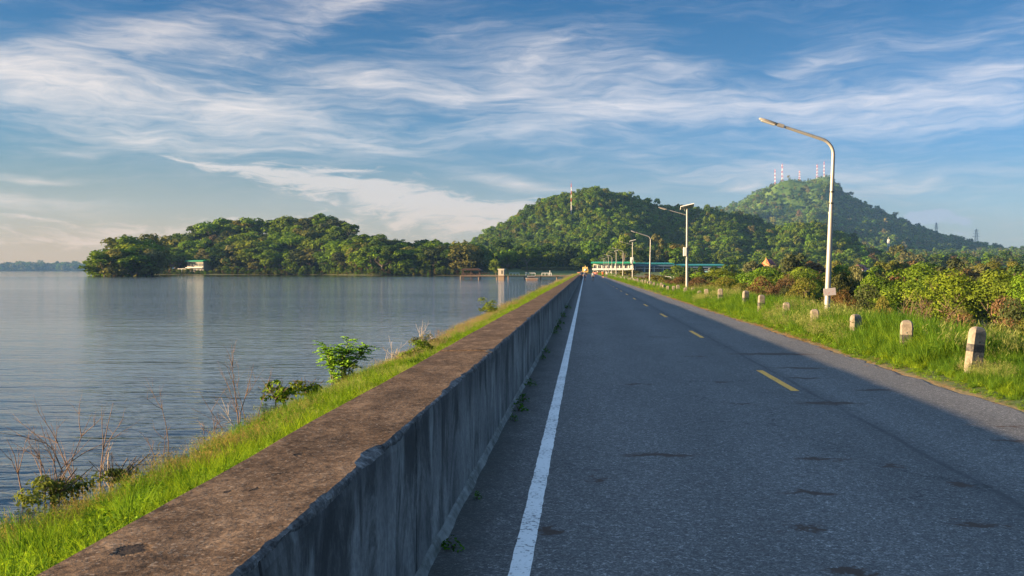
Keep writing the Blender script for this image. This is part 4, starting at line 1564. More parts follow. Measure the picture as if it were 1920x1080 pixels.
GR = [blades('tuft', 46, 0.13, 0.46, 0.010, 0.55, seed=1), blades('tuft', 46, 0.15, 0.38, 0.011, 0.8, seed=2), blades('tuft', 40, 0.12, 0.55, 0.009, 0.45, seed=3),
      blades('seed_tuft', 26, 0.14, 0.62, 0.005, 0.55, seed=4, plume=9), blades('seed_tuft', 26, 0.16, 0.55, 0.005, 0.75, seed=5, plume=9),
      cover('cover', 70, 0.17, 0.22, 0.065, 6), cover('cover', 80, 0.2, 0.28, 0.05, 7, 0.45),
      blades('dry_tuft', 40, 0.14, 0.42, 0.006, 0.7, seed=8, plume=3),
      blades('short_tuft', 60, 0.14, 0.20, 0.007, 0.9, seed=9),
      blades('straw', 26, 0.16, 0.26, 0.006, 3.2, 0.95, 2, seed=10), cover('litter', 30, 0.2, 0.03, 0.05, 11)]
TINTS.update({'grass': (0.098, 0.172, 0.018), 'lime grass': (0.160, 0.230, 0.016), 'deep grass': (0.060, 0.125, 0.016), 'pale seed': (0.17, 0.19, 0.06), 'pink seed': (0.21, 0.165, 0.095),
              'straw': (0.34, 0.215, 0.10), 'orange straw': (0.36, 0.17, 0.07), 'dry': (0.19, 0.15, 0.06), 'herb': (0.10, 0.175, 0.018), 'reddish': (0.22, 0.10, 0.05), 'dull herb': (0.105, 0.125, 0.030)})


def sward(name, label, n, xr, yr, pick, scale, ypow=1.0):
    """pick(x, y, u) -> (kind index, tint name)"""
    x = rng.uniform(*xr, n)
    y = yr[0] + (yr[1] - yr[0]) * rng.random(n) ** ypow
    z = terrain(x, y)
    pat = fbm(x * 0.7, y * 0.25 + 40, 3)
    idx, tn, keep = np.zeros(n, int), np.zeros((n, 3)), np.ones(n, bool)
    u = rng.random(n)
    for i in range(n):
        r = pick(x[i], y[i], z[i], u[i], pat[i])
        if r is None:
            keep[i] = False
            continue
        idx[i] = r[0]
        tn[i] = TINTS[r[1]]
    s = np.array([scale(a, b) for a, b in zip(x, y)]) * (0.72 + 0.56 * fbm(x * 1.3, y * 0.8 + 7, 2)) * rng.uniform(0.65, 1.25, n)
    tn *= (1 + 0.14 * rng.normal(size=(n, 1))).clip(0.6, 1.5)
    k = keep
    scatter(name, np.stack([x, y, z], 1)[k], GR, rng.uniform(0, 6.28, n)[k], s[k], tn[k], idx[k], label, tilt=(0.12 * rng.normal(size=(n, 2)))[k])


def pick_verge(x, y, z, u, pat):
    e = x - 5.20 - 0.35 * (pat - 0.4)
    if e < 0.10:
        return (9, 'orange straw') if u < 0.5 else (10, 'straw') if u < 0.6 else (8, 'dry') if u < 0.66 else None
    if e < 0.4:
        return (9, 'straw') if u < 0.2 else (8, 'grass') if u < 0.62 else (5, 'herb') if u < 0.8 else (8, 'lime grass')
    if pat > 0.64 and u < 0.22:
        return (3 if u < 0.15 else 4, 'pale seed' if u < 0.2 else 'pink seed')
    if u < 0.30:
        return (0, 'grass')
    if u < 0.52:
        return (1, 'lime grass' if pat < 0.5 else 'grass')
    if u < 0.66:
        return (2, 'deep grass')
    if u < 0.655:
        return (3, 'pale seed')
    if u < 0.88:
        return (6, 'herb')
    return (5, 'lime grass') if x < 7.4 else (0, 'grass')


def pick_bank(x, y, z, u, pat):
    if z < ZW - 0.02 - 0.10 * u:
        return None
    wet = z < -0.60
    if wet:
        if y < 13:
            return (7, 'dull herb') if u < 0.3 else (6, 'dull herb') if u < 0.5 else (3, 'dry') if u < 0.6 else (0, 'deep grass') if u < 0.8 else (6, 'herb')
        if y > 24:
            return (7, 'pink seed') if u < 0.14 * (pat > 0.45) else (3, 'pink seed') if u < 0.24 else (7, 'reddish') if u < 0.32 else (6, 'herb') if u < 0.7 else (0, 'grass')
        return (7, 'dry') if u < 0.1 else (6, 'herb') if u < 0.5 else (5, 'grass') if u < 0.7 else (0, 'grass') if u < 0.96 else (4, 'pale seed')
    if y < 13 and pat < 0.5:
        return (0, 'lime grass') if u < 0.2 else (2, 'lime grass') if u < 0.34 else (1, 'grass') if u < 0.55 else (6, 'herb') if u < 0.72 else (8, 'lime grass') if u < 0.9 else (5, 'deep grass')
    if pat > 0.5:
        return (5, 'deep grass') if u < 0.12 else (5, 'lime grass') if u < 0.4 else (6, 'herb') if u < 0.7 else (1, 'lime grass') if u < 0.9 else (2, 'grass')
    if y > 60 and u < 0.1:
        return (7, 'dry')
    return (6, 'lime grass') if u < 0.3 else (1, 'lime grass') if u < 0.6 else (0, 'grass') if u < 0.8 else (5, 'herb') if u < 0.95 else (3, 'pale seed')


sward('verge_grass', 'tall green grass and pale seed heads along the road verge', 19000, (5.05, 10.6), (11.0, 62), pick_verge,
      lambda a, b: min(1.3, 0.36 + 0.70 * max(0, a - 5.3)) * (0.56 if b < 17.6 else 1.0), 1.25)
sward('far_verge_grass', 'green and straw coloured grass along the far verge', 9000, (5.1, 12.0), (60, 450), pick_verge, lambda a, b: min(0.75, 0.45 + 0.35 * max(0, a - 5.3)) * (1.35 + b / 400), 1.3)
sward('bank_grass', 'bright yellow green grass and ground cover on the lake bank', 17000, (-6.4, -1.55), (4.5, 60), pick_bank, lambda a, b: 0.62, 1.3)
sward('far_bank_grass', 'green and dry pink grass along the far lake bank', 9000, (-6.7, -1.6), (60, 460), pick_bank, lambda a, b: 0.95 + b / 500, 1.25)

# ------------------------------------------------------------------ plants on the bank
LEAF_THING = M['leaf']


def bank_at(px, Y, extra=0.0):
    p = at(px, 507, Y)
    x = p.x + 0.28
    return Vector((x, Y, float(terrain(x, Y)) + extra))


DEAD = [(18, 10.6, 1.05, 3, 'three thin bare brown stems at the edge of the view by the water'),
        (72, 10.8, 0.95, 2, 'short pair of bare stems beside the brown herbs'),
        (118, 11.0, 1.25, 4, 'tall slanting bare twigs above the brown herbs at the water'),
        (165, 11.3, 0.55, 4, 'short stubby pale dead stalks on the grassy bank edge'),
        (282, 13.6, 1.32, 1, 'single tall bare sapling with fine side twigs on the bank'),
        (262, 13.2, 0.55, 2, 'small dry twigs at the foot of the tall bare sapling'),
        (385, 15.6, 0.85, 1, 'single bare stick leaning towards the water'),
        (412, 15.8, 0.80, 1, 'crooked pale stick left of the upright bare cluster'),
        (432, 16.2, 1.38, 5, 'cluster of upright bare stems, densest on the bank'),
        (350, 15.0, 0.45, 3, 'low grey dead twigs between the sapling and the sticks'),
        (712, 26.5, 0.75, 5, 'pale dry stalks beside the small feathery tree'),
        (775, 31.0, 0.85, 6, 'pale bleached twigs further along the bank'),
        (800, 33.0, 0.7, 5, 'low reddish dry shrub on the bank')]
for i, (px, Y, h, stems, lb) in enumerate(DEAD):
    pale = i in (3, 7, 10, 11)
    mb = twig_mesh('dead_shrub', None, h * 1.15, 0.35 if stems > 1 else 0.2, stems, 2, 40 + i, 0.0098 if not pale else 0.011, 0.22, 3)
    p = bank_at(px, Y)
    o = mb.build('dead_shrub', M['pale_twig'] if pale else M['twig'], None, (p.x, p.y, max(p.z, ZW - 0.05)))
    if i in (6, 7):
        o.rotation_euler = (0.1, -0.45, 0)
    if i in (2,):
        o.rotation_euler = (0, -0.25, 0)
    tag(o, lb, 'dead shrub', 'dead twiggy shrubs on the bank')


def feathery_tree(loc):
    g = random.Random(3)
    t = empty('feathery_sapling', loc, 'small feathery green tree with thin stems on the lake bank', 'sapling')
    st = MB()
    cs, ns, sz, tp = [], [], [], []
    for s in range(9):
        a = g.uniform(0, 6.28)
        r0 = g.uniform(0.02, 0.16)
        out = Vector((math.cos(a), math.sin(a), 0))
        if s > 6:
            out = Vector((0.95, 0.1, 0))
        h = g.uniform(0.75, 1.05) if s < 7 else g.uniform(0.85, 0.95)
        sp = g.uniform(0.06, 0.26) if s < 7 else 0.42
        P = [out * r0 + Vector((0, 0, -0.1)), out * (r0 + sp * 0.25) + Vector((0, 0, h * 0.5)), out * (r0 + sp) + Vector((0, 0, h))]
        st.tube(P, [0.011, 0.008, 0.004], 5, False)
        for k in range(24):
            q = P[1].lerp(P[2], g.uniform(0.0, 1.0)) if g.random() < 0.85 else P[0].lerp(P[1], g.uniform(0.5, 1))
            d = Vector((g.gauss(0, 1), g.gauss(0, 1), g.gauss(0.35, 0.5))).normalized()
            ln = g.uniform(0.14, 0.27)
            e = q + d * ln + Vector((0, 0, -ln * 0.25))
            st.tube([q, q.lerp(e, 0.5) + Vector((0, 0, 0.02)), e], [0.003, 0.002, 0.001], 3, False)
            sd = d.cross(Vector((0, 0, 1))).normalized()
            for j in range(11):
                c = q.lerp(e, (j + 1) / 11.5) + Vector((0, 0, 0.02 * math.sin(3.14 * j / 11)))
                for sg in (-1, 1):
                    cs.append(c + sd * sg * 0.022)
                    ns.append(Vector((g.gauss(-0.7, .5), g.gauss(-0.35, .5), 0.7)).normalized())
                    sz.append(g.uniform(0.04, 0.07))
                    tp.append(sd * sg + d * 0.4)
    v, f = leaf_quads(np.array(cs), np.array(ns), np.array(sz), 0.42, np.array(tp))
    c = link('foliage', np_mesh('foliage', v, f, [M['leaf']], False, None, rng.random(len(f))), t)
    c.color = (0.13, 0.25, 0.02, 1)
    st.build('stem', M['pale_bark'], t)
    return t


p = bank_at(611, 21.5, 0.0)
ft = feathery_tree(p)
ft.scale = (1.40, 1.40, 1.08)


def low_bush(px, Y, w, h, tint, label, leaf=0.07, n=900, dx=0.0, name='low_bush', seed=1):
    p = bank_at(px, Y)
    t = empty(name, (p.x + dx, p.y, max(p.z, ZW)), label, 'bush', None, random.uniform(0, 6))
    bl = ellipsoid_blobs(12, (0, 0, h * 0.5), (w * 0.4, w * 0.4, h * 0.45), (w * 0.12, w * 0.2), -0.9, 0.3, seed)
    c = link('foliage', crown_mesh('foliage', bl, n, leaf, M['leaf'], 0.3, 0.62, 0.6), t)
    c.color = (*TINTS[tint], 1)
    limb_mesh('stem', bl, None, 0.012, h * 0.25, seed, 5, 12).build('stem', M['bark'], t)


low_bush(508, 18.6, 0.75, 0.42, 'bright green', 'broad leaved creeping bush reaching over the water', 0.085, 420, -0.2, 'low_bush', 2)
low_bush(546, 19.4, 0.7, 0.34, 'yellow green', 'yellowish broad leaved bush left of the feathery tree', 0.08, 420, 0, 'low_bush', 3)
low_bush(735, 26.0, 0.95, 0.55, 'bright green', 'rounded bright green bush beside the wall past the feathery tree', 0.05, 1500, 0.5, 'low_bush', 4)
low_bush(702, 24.6, 0.75, 0.5, 'lime grass', 'lime green bush at the wall top just past the feathery tree', 0.05, 1100, 0.6, 'low_bush', 5)
low_bush(780, 30.0, 0.9, 0.55, 'olive', 'olive dry bush amid the pale bleached twigs', 0.05, 800, 0, 'low_bush', 6)
low_bush(897, 52.0, 1.3, 1.15, 'yellow green', 'upright pale green bush far along the bank', 0.07, 1300, 0.2, 'low_bush', 7)
low_bush(30, 10.4, 0.9, 0.26, 'dull herb', 'dull brownish green herb clump at the water by the view edge', 0.05, 1100, 0.1, 'low_bush', 8)
low_bush(150, 11.2, 0.6, 0.22, 'dull herb', 'small brownish herb clump among dead stalks on the bank', 0.04, 700, 0.1, 'low_bush', 9)

# weeds along the foot of the wall on the road side
WEED = [(815, 6.0, 0.75), (876, 7.35, 0.5), (957, 11.2, 0.75), (962, 12.0, 1.0), (968, 12.8, 0.9), (987, 14.6, 0.9), (1012, 19.0, 1.0), (1017, 20.5, 1.2), (1037, 26.5, 1.4), (1041, 28.5, 1.6), (1046, 31.5, 1.5), (1053, 36, 1.8), (1060, 44, 2.0)]
for i, (px, Y, s) in enumerate(WEED):
    x = -0.80
    t = empty('wall_weed', (x, Y, 0), 'small green weed at the foot of the wall, %s along from the camera' % ordinal(i), 'weed', 'weeds at the foot of the wall', random.uniform(0, 6))
    t.scale = (s * 0.62, s * 1.1, s * 0.9)
    c = link('foliage', cover('foliage', 60, 0.11, 0.13, 0.045, 70 + i, 0.5, M['leaf']), t)
    c.color = (0.05, 0.13, 0.015, 1)
    q = random.Random(i)
    mb = MB()
    for k in range(6):
        a = q.uniform(0, 6.28)
        mb.tube([(0, 0, -0.01), (0.03 * math.cos(a), 0.03 * math.sin(a), 0.06), (0.07 * math.cos(a), 0.07 * math.sin(a), 0.09)], [0.003, 0.002, 0.001], 4, False)
    mb.build('stem', M['bark'], t)
M['house_wall'] = weathered('cream_house_render', (0.40, 0.35, 0.28), (0.24, 0.20, 0.16), 0.85, 0.5, 0.5)


# ------------------------------------------------------------------ guard posts
def guard_post(loc, label, lean, seed, band=True):
    g = random.Random(seed)
    t = empty('guard_post', loc, label, 'guard post', 'concrete guard posts along the verge', g.uniform(-0.35, 0.35))
    t.rotation_euler = (lean[0], lean[1], t.rotation_euler[2])
    mb = MB()
    w, d, ch, H = 0.118, 0.085, 0.03, 0.80

    def ring(z, k):
        return [(x * k, y * k, z) for x, y in ((-w, -d + ch), (-w + ch, -d), (w - ch, -d), (w, -d + ch), (w, d - ch), (w - ch, d), (-w + ch, d), (-w, d - ch))]
    lv = [(-0.5, 1.06), (0.0, 1.05), (0.3, 1.02), (H - 0.10, 1.0), (H - 0.05, 0.90), (H - 0.02, 0.70), (H, 0.36)]
    v, f = [], []
    for z, k in lv:
        v += [(x + g.uniform(-.003, .003), y + g.uniform(-.003, .003), zz) for x, y, zz in ring(z, k)]
    for i in range(len(lv) - 1):
        for k in range(8):
            a, b = i * 8 + k, i * 8 + (k + 1) % 8
            f.append((a, b, b + 8, a + 8))
    f.append(tuple(range((len(lv) - 1) * 8, len(lv) * 8)))
    mb.add(v, f)
    mb.build('shaft', M['post'], t)
    if band:
        b = MB()
        r0, r1 = ring(0.40, 1.03), ring(0.52, 1.028)
        b.add(r0 + r1, [(k, (k + 1) % 8, (k + 1) % 8 + 8, k + 8) for k in range(8)])
        b.build('painted_band', M['black_paint'], t)
        h = MB()
        for z in (0.56, 0.345, 0.25):
            h.tube([(0.0 + g.uniform(-.02, .02), -d * 1.0 - 0.004, z), (0.0, -d + 0.02, z)], 0.016 if z > 0.5 else 0.012, 8)
        h.build('bolt_hole', M['dark'], t)
    return t


random.seed(11)
spots = [(1824, 16.3), (1700, 19.9), (1605, 23.6), (1530, 27.6), (1473, 31.9), (1427, 36.4), (1398, 40.0), (1351, 47.2), (1326, 52.5)]
posts = [(at(px, 507, Y).x, Y) for px, Y in spots]
yy = 56.5
while yy < 420:
    posts.append((6.42 + random.uniform(-0.08, 0.08), yy))
    yy += 4.1 + random.uniform(-0.2, 0.2)
PL = ['nearest pale concrete guard post, with a torn black painted band', 'second nearest guard post, half sunk in tall grass, its black band low', 'third nearest guard post, only its rounded head above the grass',
      'blackened guard post head just left of the tall lamp base', 'dark stained guard post head in pale seeding grass', 'upright guard post with a full black band, left of the stained one',
      'banded guard post standing clear of the grass beside another', 'lone banded guard post further along the verge', 'short guard post in pale grass short of the solar lamp']
for i, (x, Y) in enumerate(posts):
    z = float(terrain(x, Y)) - (0.02, 0.12, 0.16, 0.2, 0.14, 0.0, 0.0, 0.0, 0.1)[i] if i < 9 else float(terrain(x, Y)) - random.uniform(0.12, 0.34)
    lb = PL[i] if i < len(PL) else 'weathered concrete guard post, %s in the row from the camera' % ordinal(i)
    guard_post((x, Y, z), lb, (random.uniform(-.05, .05), (0.10 if i == 0 else random.uniform(-.05, .05))), i, i in (0, 1, 5, 6, 7) or (i > 8 and i % 3 == 0 and i < 20))


# ------------------------------------------------------------------ street lamps
def curved_lamp(loc, label, tilt=0.03, H=5.85):
    t = empty('street_lamp', loc, label, 'street lamp', 'curved street lamps along the verge')
    t.rotation_euler = (0, tilt, 0)
    mb = MB()
    mb.tube([(0, 0, -0.3), (0, 0, 3.4)], [0.090, 0.072], 14)
    mb.tube([(0, 0, 3.4), (0, 0, 3.46)], [0.084, 0.084], 14)
    pts, rad = [(0, 0, 3.46)], [0.064]
    pts.append((0, 0, H - 0.55))
    rad.append(0.054)
    ang = R(73)
    rr = 0.50
    for k in range(1, 9):
        a = ang * k / 8
        pts.append((-rr * (1 - math.cos(a)), 0, H - 0.55 + rr * math.sin(a)))
        rad.append(0.052)
    ex = pts[-1][0] - 1.20 * math.sin(ang)
    ez = pts[-1][2] + 1.20 * math.cos(ang)
    pts.append((ex, -0.0, ez))
    rad.append(0.045)
    mb.tube(pts, rad, 12)
    mb.build('pole', M['galv'], t)
    for z in (3.70, 4.05):
        b = MB()
        b.tube([(0, 0, z), (0, 0, z + 0.05)], 0.068, 12)
        b.build('clamp', M['dark'], t)
    u = Vector((-math.sin(ang), 0, math.cos(ang)))
    c = Vector((ex, 0, ez))
    ry = -(ang - math.pi / 2) * -1
    rot = math.pi / 2 - ang
    k = MB()
    k.box(c + u * 0.13, (0.22, 0.12, 0.10), ry=rot, bev=0.012)
    k.build('neck', M['lamp_grey'], t)
    h = MB()
    sec = [(0.22, 0.055, 0.035), (0.30, 0.085, 0.05), (0.62, 0.09, 0.05), (0.78, 0.07, 0.04), (0.82, 0.03, 0.02)]
    v, f = [], []
    nrm = Vector((math.cos(ang), 0, math.sin(ang)))
    for s, w, hh in sec:
        o = c + u * s
        for a in range(12):
            q = 2 * math.pi * a / 12
            v.append(o + Vector((0, 1, 0)) * (w * math.cos(q)) + nrm * (hh * math.sin(q)))
    for i in range(len(sec) - 1):
        for a in range(12):
            f.append((i * 12 + a, i * 12 + (a + 1) % 12, (i + 1) * 12 + (a + 1) % 12, (i + 1) * 12 + a))
    f.append(tuple(range(11, -1, -1)))
    f.append(tuple(range(len(sec) * 12 - 12, len(sec) * 12)))
    h.add(v, [q[::-1] for q in f], True)
    hd = h.build('luminaire', M['lamp_grey'], t)
    l = MB()
    l.box(c + u * 0.52 - nrm * 0.045, (0.44, 0.12, 0.035), ry=rot, bev=0.01)
    l.build('lens', M['lens'], hd)
    return t


def solar_lamp(loc, label, H=6.35):
    t = empty('solar_lamp', loc, label, 'solar lamp', 'solar street lamps along the verge')
    mb = MB()
    mb.tube([(0, 0, -0.3), (0, 0, 3.2)], [0.095, 0.085], 12)
    mb.tube([(0, 0, 3.2), (0, 0, H - 0.25)], [0.075, 0.06], 12)
    mb.build('pole', M['galv'], t)
    a = MB()
    a.tube([(0.0, 0, H - 0.62), (-0.5, 0, H - 0.47), (-1.45, 0, H - 0.20)], [0.035, 0.03, 0.028], 8)
    a.build('arm', M['galv'], t)
    l = MB()
    l.box((-1.78, 0, H - 0.105), (0.62, 0.2, 0.07), ry=R(16), bev=0.02)
    lm = l.build('luminaire', M['lamp_grey'], t)
    k = MB()
    k.box((-1.80, 0, H - 0.15), (0.4, 0.14, 0.03), ry=R(16))
    k.build('lens', M['lens'], lm)
    p = MB()
    p.box((0.0, 0, H + 0.02), (1.0, 0.70, 0.055), ry=R(-13), rx=R(-16))
    pn = p.build('panel_frame', M['white'], t)
    q = MB()
    q.box((0.006, -0.01, H + 0.053), (0.95, 0.65, 0.012), ry=R(-13), rx=R(-16))
    q.build('solar_cells', M['panel'], pn)
    b = MB()
    b.tube([(0, 0, H - 0.3), (0, 0, H - 0.02)], 0.035, 8)
    b.tube([(-0.18, 0, H - 0.30), (-0.22, 0, H - 0.03)], 0.012, 6)
    b.tube([(0.0, 0, H - 0.34), (-0.2, 0, H - 0.30)], 0.012, 6)
    b.build('bracket', M['galv'], t)
    c = MB()
    c.box((-0.16, -0.10, 3.05), (0.24, 0.26, 0.64), bev=0.015)
    cb = c.build('battery_box', M['cabinet'], t)
    w = MB()
    w.tube([(-0.1, -0.05, 2.74), (-0.05, -0.06, 2.5), (0.0, -0.085, 2.2)], 0.012, 6)
    w.build('cable', M['dark'], cb)
    return t


lamps = [(1550, 31.2, 'c'), (1288, 74, 's'), (1218, 117, 'c'), (1186, 160, 's'), (1168, 203, 'c'), (1155, 245, 's'), (1147, 287, 'c'), (1141, 327, 's'), (1136, 366, 'c'), (1133, 404, 's')]
cl = ['tall grey curved street lamp with a pink and white placard, nearest of the lamps', 'second curved street lamp, before the dark hillside left of the solar lamp', 'third curved street lamp, in front of the white building',
      'fourth curved street lamp, small in front of the white building', 'farthest curved street lamp, near the golden monument']
sl_ = ['nearest solar lamp, with a pale battery box halfway up its pole', 'second solar lamp, between the second and third curved lamps', 'third solar lamp, in front of the white building',
       'fourth solar lamp, small beside the far curved lamps', 'farthest solar lamp, near the road end']
nc = ns_ = 0
for px, Y, k in lamps:
    p = at(px, 507, Y)
    x = p.x if Y < 200 else 7.6
    z = float(terrain(x, Y))
    if k == 'c':
        o = curved_lamp((x, Y, z), cl[nc], 0.035 if nc == 0 else 0.02, 5.75)
        nc += 1
    else:
        o = solar_lamp((x, Y, z), sl_[ns_])
        ns_ += 1

# the placard tied to the first pole
p = at(1554, 547, 31.2)
s = MB()
s.box((0, 0, 0), (0.37, 0.012, 0.225), bev=0.003)
pl = s.build('placard', M['sign'], None, (p.x, 31.2 - 0.115, p.z))
pl.rotation_euler = (0, R(-5), R(4))
tag(pl, 'small pink and white printed placard tied to the tall lamp pole', 'placard')


# ------------------------------------------------------------------ people
def person(loc, face, label, H, shirt, shorts, long_trousers=False, stride=0.22, arm=0.25, pack=None, swap=1):
    """one skinned body walking along the road; facing is a turn about z (0 looks along +Y)"""
    t = empty('person', loc, label, 'person', 'people walking on the dam road', face)
    k = H / 1.70
    J = {'pelvis': (0, 0, .93), 'waist': (0, 0.0, 1.07), 'chest': (0, .01, 1.27), 'neck': (0, 0.0, 1.44), 'head': (0, .02, 1.53), 'crown': (0, .02, 1.665),
         'hl': (-.09, 0, .90), 'hr': (.09, 0, .90), 'kl': (-.10, stride * .55 * swap + .03, .50), 'kr': (.10, -stride * .35 * swap + .03, .50),
         'al': (-.10, stride * swap, .09), 'ar': (.10, -stride * swap, .12 if swap else .09), 'tl': (-.11, stride * swap + .16, .035), 'tr': (.11, -stride * swap + .15, .04),
         'sl': (-.17, 0, 1.39), 'sr': (.17, 0, 1.39), 'el': (-.23, -arm * .45 * swap, 1.12), 'er': (.23, arm * .45 * swap, 1.12),
         'wl': (-.22, -arm * swap + .10, .88), 'wr': (.22, arm * swap + .10, .88), 'fl': (-.21, -arm * swap + .14, .79), 'fr': (.21, arm * swap + .14, .79)}
    Rd = {'pelvis': (.155, .115), 'waist': (.135, .10), 'chest': (.165, .115), 'neck': (.058, .058), 'head': (.078, .092), 'crown': (.070, .082), 'hl': (.088, .092), 'hr': (.088, .092),
          'kl': (.058, .06), 'kr': (.058, .06), 'al': (.04, .042), 'ar': (.04, .042), 'tl': (.04, .03), 'tr': (.04, .03), 'sl': (.06, .06), 'sr': (.06, .06),
          'el': (.044, .044), 'er': (.044, .044), 'wl': (.03, .034), 'wr': (.03, .034), 'fl': (.03, .022), 'fr': (.03, .022)}
    E_ = [('pelvis', 'waist'), ('waist', 'chest'), ('chest', 'neck'), ('neck', 'head'), ('head', 'crown'), ('pelvis', 'hl'), ('pelvis', 'hr'), ('hl', 'kl'), ('hr', 'kr'), ('kl', 'al'), ('kr', 'ar'),
          ('al', 'tl'), ('ar', 'tr'), ('chest', 'sl'), ('chest', 'sr'), ('sl', 'el'), ('sr', 'er'), ('el', 'wl'), ('er', 'wr'), ('wl', 'fl'), ('wr', 'fr')]
    nm = list(J)
    me = bpy.data.meshes.new('skeleton')
    me.from_pydata([J[n] for n in nm], [(nm.index(a), nm.index(b)) for a, b in E_], [])
    tmp = link('skeleton_draft', me)
    tmp.modifiers.new('skin', 'SKIN')
    for i, n in enumerate(nm):
        sv = me.skin_vertices[0].data[i]
        sv.radius = Rd[n]
        sv.use_root = n == 'pelvis'
    sd = tmp.modifiers.new('sub', 'SUBSURF')
    sd.levels = sd.render_levels = 2
    dg = bpy.context.evaluated_depsgraph_get()
    body = bpy.data.meshes.new_from_object(tmp.evaluated_get(dg))
    body.name = 'body'
    bpy.data.objects.remove(tmp)
    for m in (M['skin'], M[shirt], M[shorts], M['black_cloth']):
        body.materials.append(m)
    hem = 0.12 if long_trousers else 0.56
    for f in body.polygons:
        c = f.center
        ax = abs(c.x)
        arm_ = ax > 0.165 and 0.7 < c.z < 1.40
        if c.z < 0.085:
            f.material_index = 3
        elif arm_ and c.z < 1.16:
            f.material_index = 0
        elif c.z > 1.44:
            f.material_index = 0
        elif c.z > 0.93:
            f.material_index = 1
        elif c.z > hem:
            f.material_index = 2
        f.use_smooth = True
    b = link('body', body, t)
    h = MB()
    h.lathe([(0.001, 0.115), (0.06, 0.10), (0.092, 0.05), (0.098, 0.0), (0.088, -0.05)], 12)
    hr = h.build('hair', M['hair'], t, (0, -0.005, 1.615))
    if pack:
        q = MB()
        q.box((0, -0.145, 1.22), (0.24, 0.10, 0.34), bev=0.03)
        q.build('backpack', M[pack], t)
    t.scale = (k, k, k)
    return t


for px, Y, H, f, lb, a in (
        (1096.5, 153, 1.66, 0.05, 'person walking away by the white line in blue top, dark shorts and pale pack', ('blue_shirt', 'navy', False, .2, .22, 'grey_trousers', 1)),
        (1111.5, 155, 1.52, -0.05, 'person walking away mid lane in dark teal top with a pale stripe pack', ('teal_cloth', 'navy', False, .24, .25, 'grey_cloth', -1)),
        (1089.2, 172, 1.66, 0.0, 'person in dark clothes walking close beside the parapet wall', ('navy', 'black_cloth', True, .15, .15, None, 1)),
        (1130.5, 205, 1.62, 0.1, 'person in an orange shirt and black shorts at the road edge', ('orange_cloth', 'black_cloth', False, .26, .3, None, 1)),
        (1137.5, 212, 1.58, 0.0, 'person in a pale shirt and dark trousers on the verge side', ('grey_cloth', 'grey_trousers', True, .18, .2, None, -1))):
    p = at(px, 507, Y)
    person((max(p.x, -0.62), Y, 0.0), f, lb, H, *a)


# ------------------------------------------------------------------ buildings at the end of the dam
def block(mb, x0, x1, y0, y1, z0, z1, m=0):
    mb.box(((x0 + x1) / 2, (y0 + y1) / 2, (z0 + z1) / 2), (x1 - x0, y1 - y0, z1 - z0), m=m)


def office():
    Y = 520.0
    p = at(1112, 507, Y)
    z0 = -1.2
    t = empty('office_building', (p.x, Y, z0), 'cream two storey building with a bright green roof at the road end', 'building', None, R(-2))
    W, D, H = 20.6, 11.0, 6.5
    w = MB()
    # front wall is left open where windows go: piers, spandrels and a back box
    block(w, 0, W, 0.5, D, 0, H)
    n = 9
    for i in range(n + 1):
        x = W * i / n
        block(w, max(0, x - 0.28), min(W, x + 0.28), 0.0, 0.5, 0, H)
    for z_a, z_b in ((0, 0.7), (2.6, 4.0), (5.6, H)):
        for i in range(n):
            block(w, W * i / n + 0.28, W * (i + 1) / n - 0.28, 0.02, 0.5, z_a, z_b)
    w.build('wall', M['white_wall'], t)
    for fl, (za, zb) in enumerate(((0.7, 2.6), (4.0, 5.6))):
        for i in range(n):
            m = MB()
            xa, xb = W * i / n + 0.28, W * (i + 1) / n - 0.28
            block(m, xa, xa + 0.12, 0.25, 0.49, za, zb)
            block(m, xb - 0.12, xb, 0.25, 0.49, za, zb)
            block(m, (xa + xb) / 2 - 0.06, (xa + xb) / 2 + 0.06, 0.25, 0.49, za, zb)
            fr = m.build('window', M['white'], t)
            g = MB()
            block(g, xa + 0.12, (xa + xb) / 2 - 0.06, 0.36, 0.48, za, zb)
            block(g, (xa + xb) / 2 + 0.06, xb - 0.12, 0.36, 0.48, za, zb)
            g.build('pane', M['glass'], fr)
    b = MB()
    block(b, -0.4, W + 0.4, -1.3, -0.02, 3.05, 3.25)
    b.build('balcony_slab', M['white_wall'], t)
    r = MB()
    block(r, -0.4, W + 0.4, -1.32, -1.24, 3.25, 4.0)
    r.build('balcony_rail', M['white'], t)
    rf = MB()
    rf.prism([(-2.0, 0.0), (D + 1.0, 0.0), (D + 1.0, 0.35), (D / 2, 1.0), (-2.0, 0.45)], W + 2.2, Matrix.Translation((W / 2, 0, H)) @ Matrix.Rotation(R(90), 4, 'Z'))
    rf.build('roof', M['green_roof'], t)
    c = MB()
    block(c, W - 1.4, W + 0.2, -0.3, 1.2, 0, H + 3.2)
    c.build('stair_tower', M['white'], t)


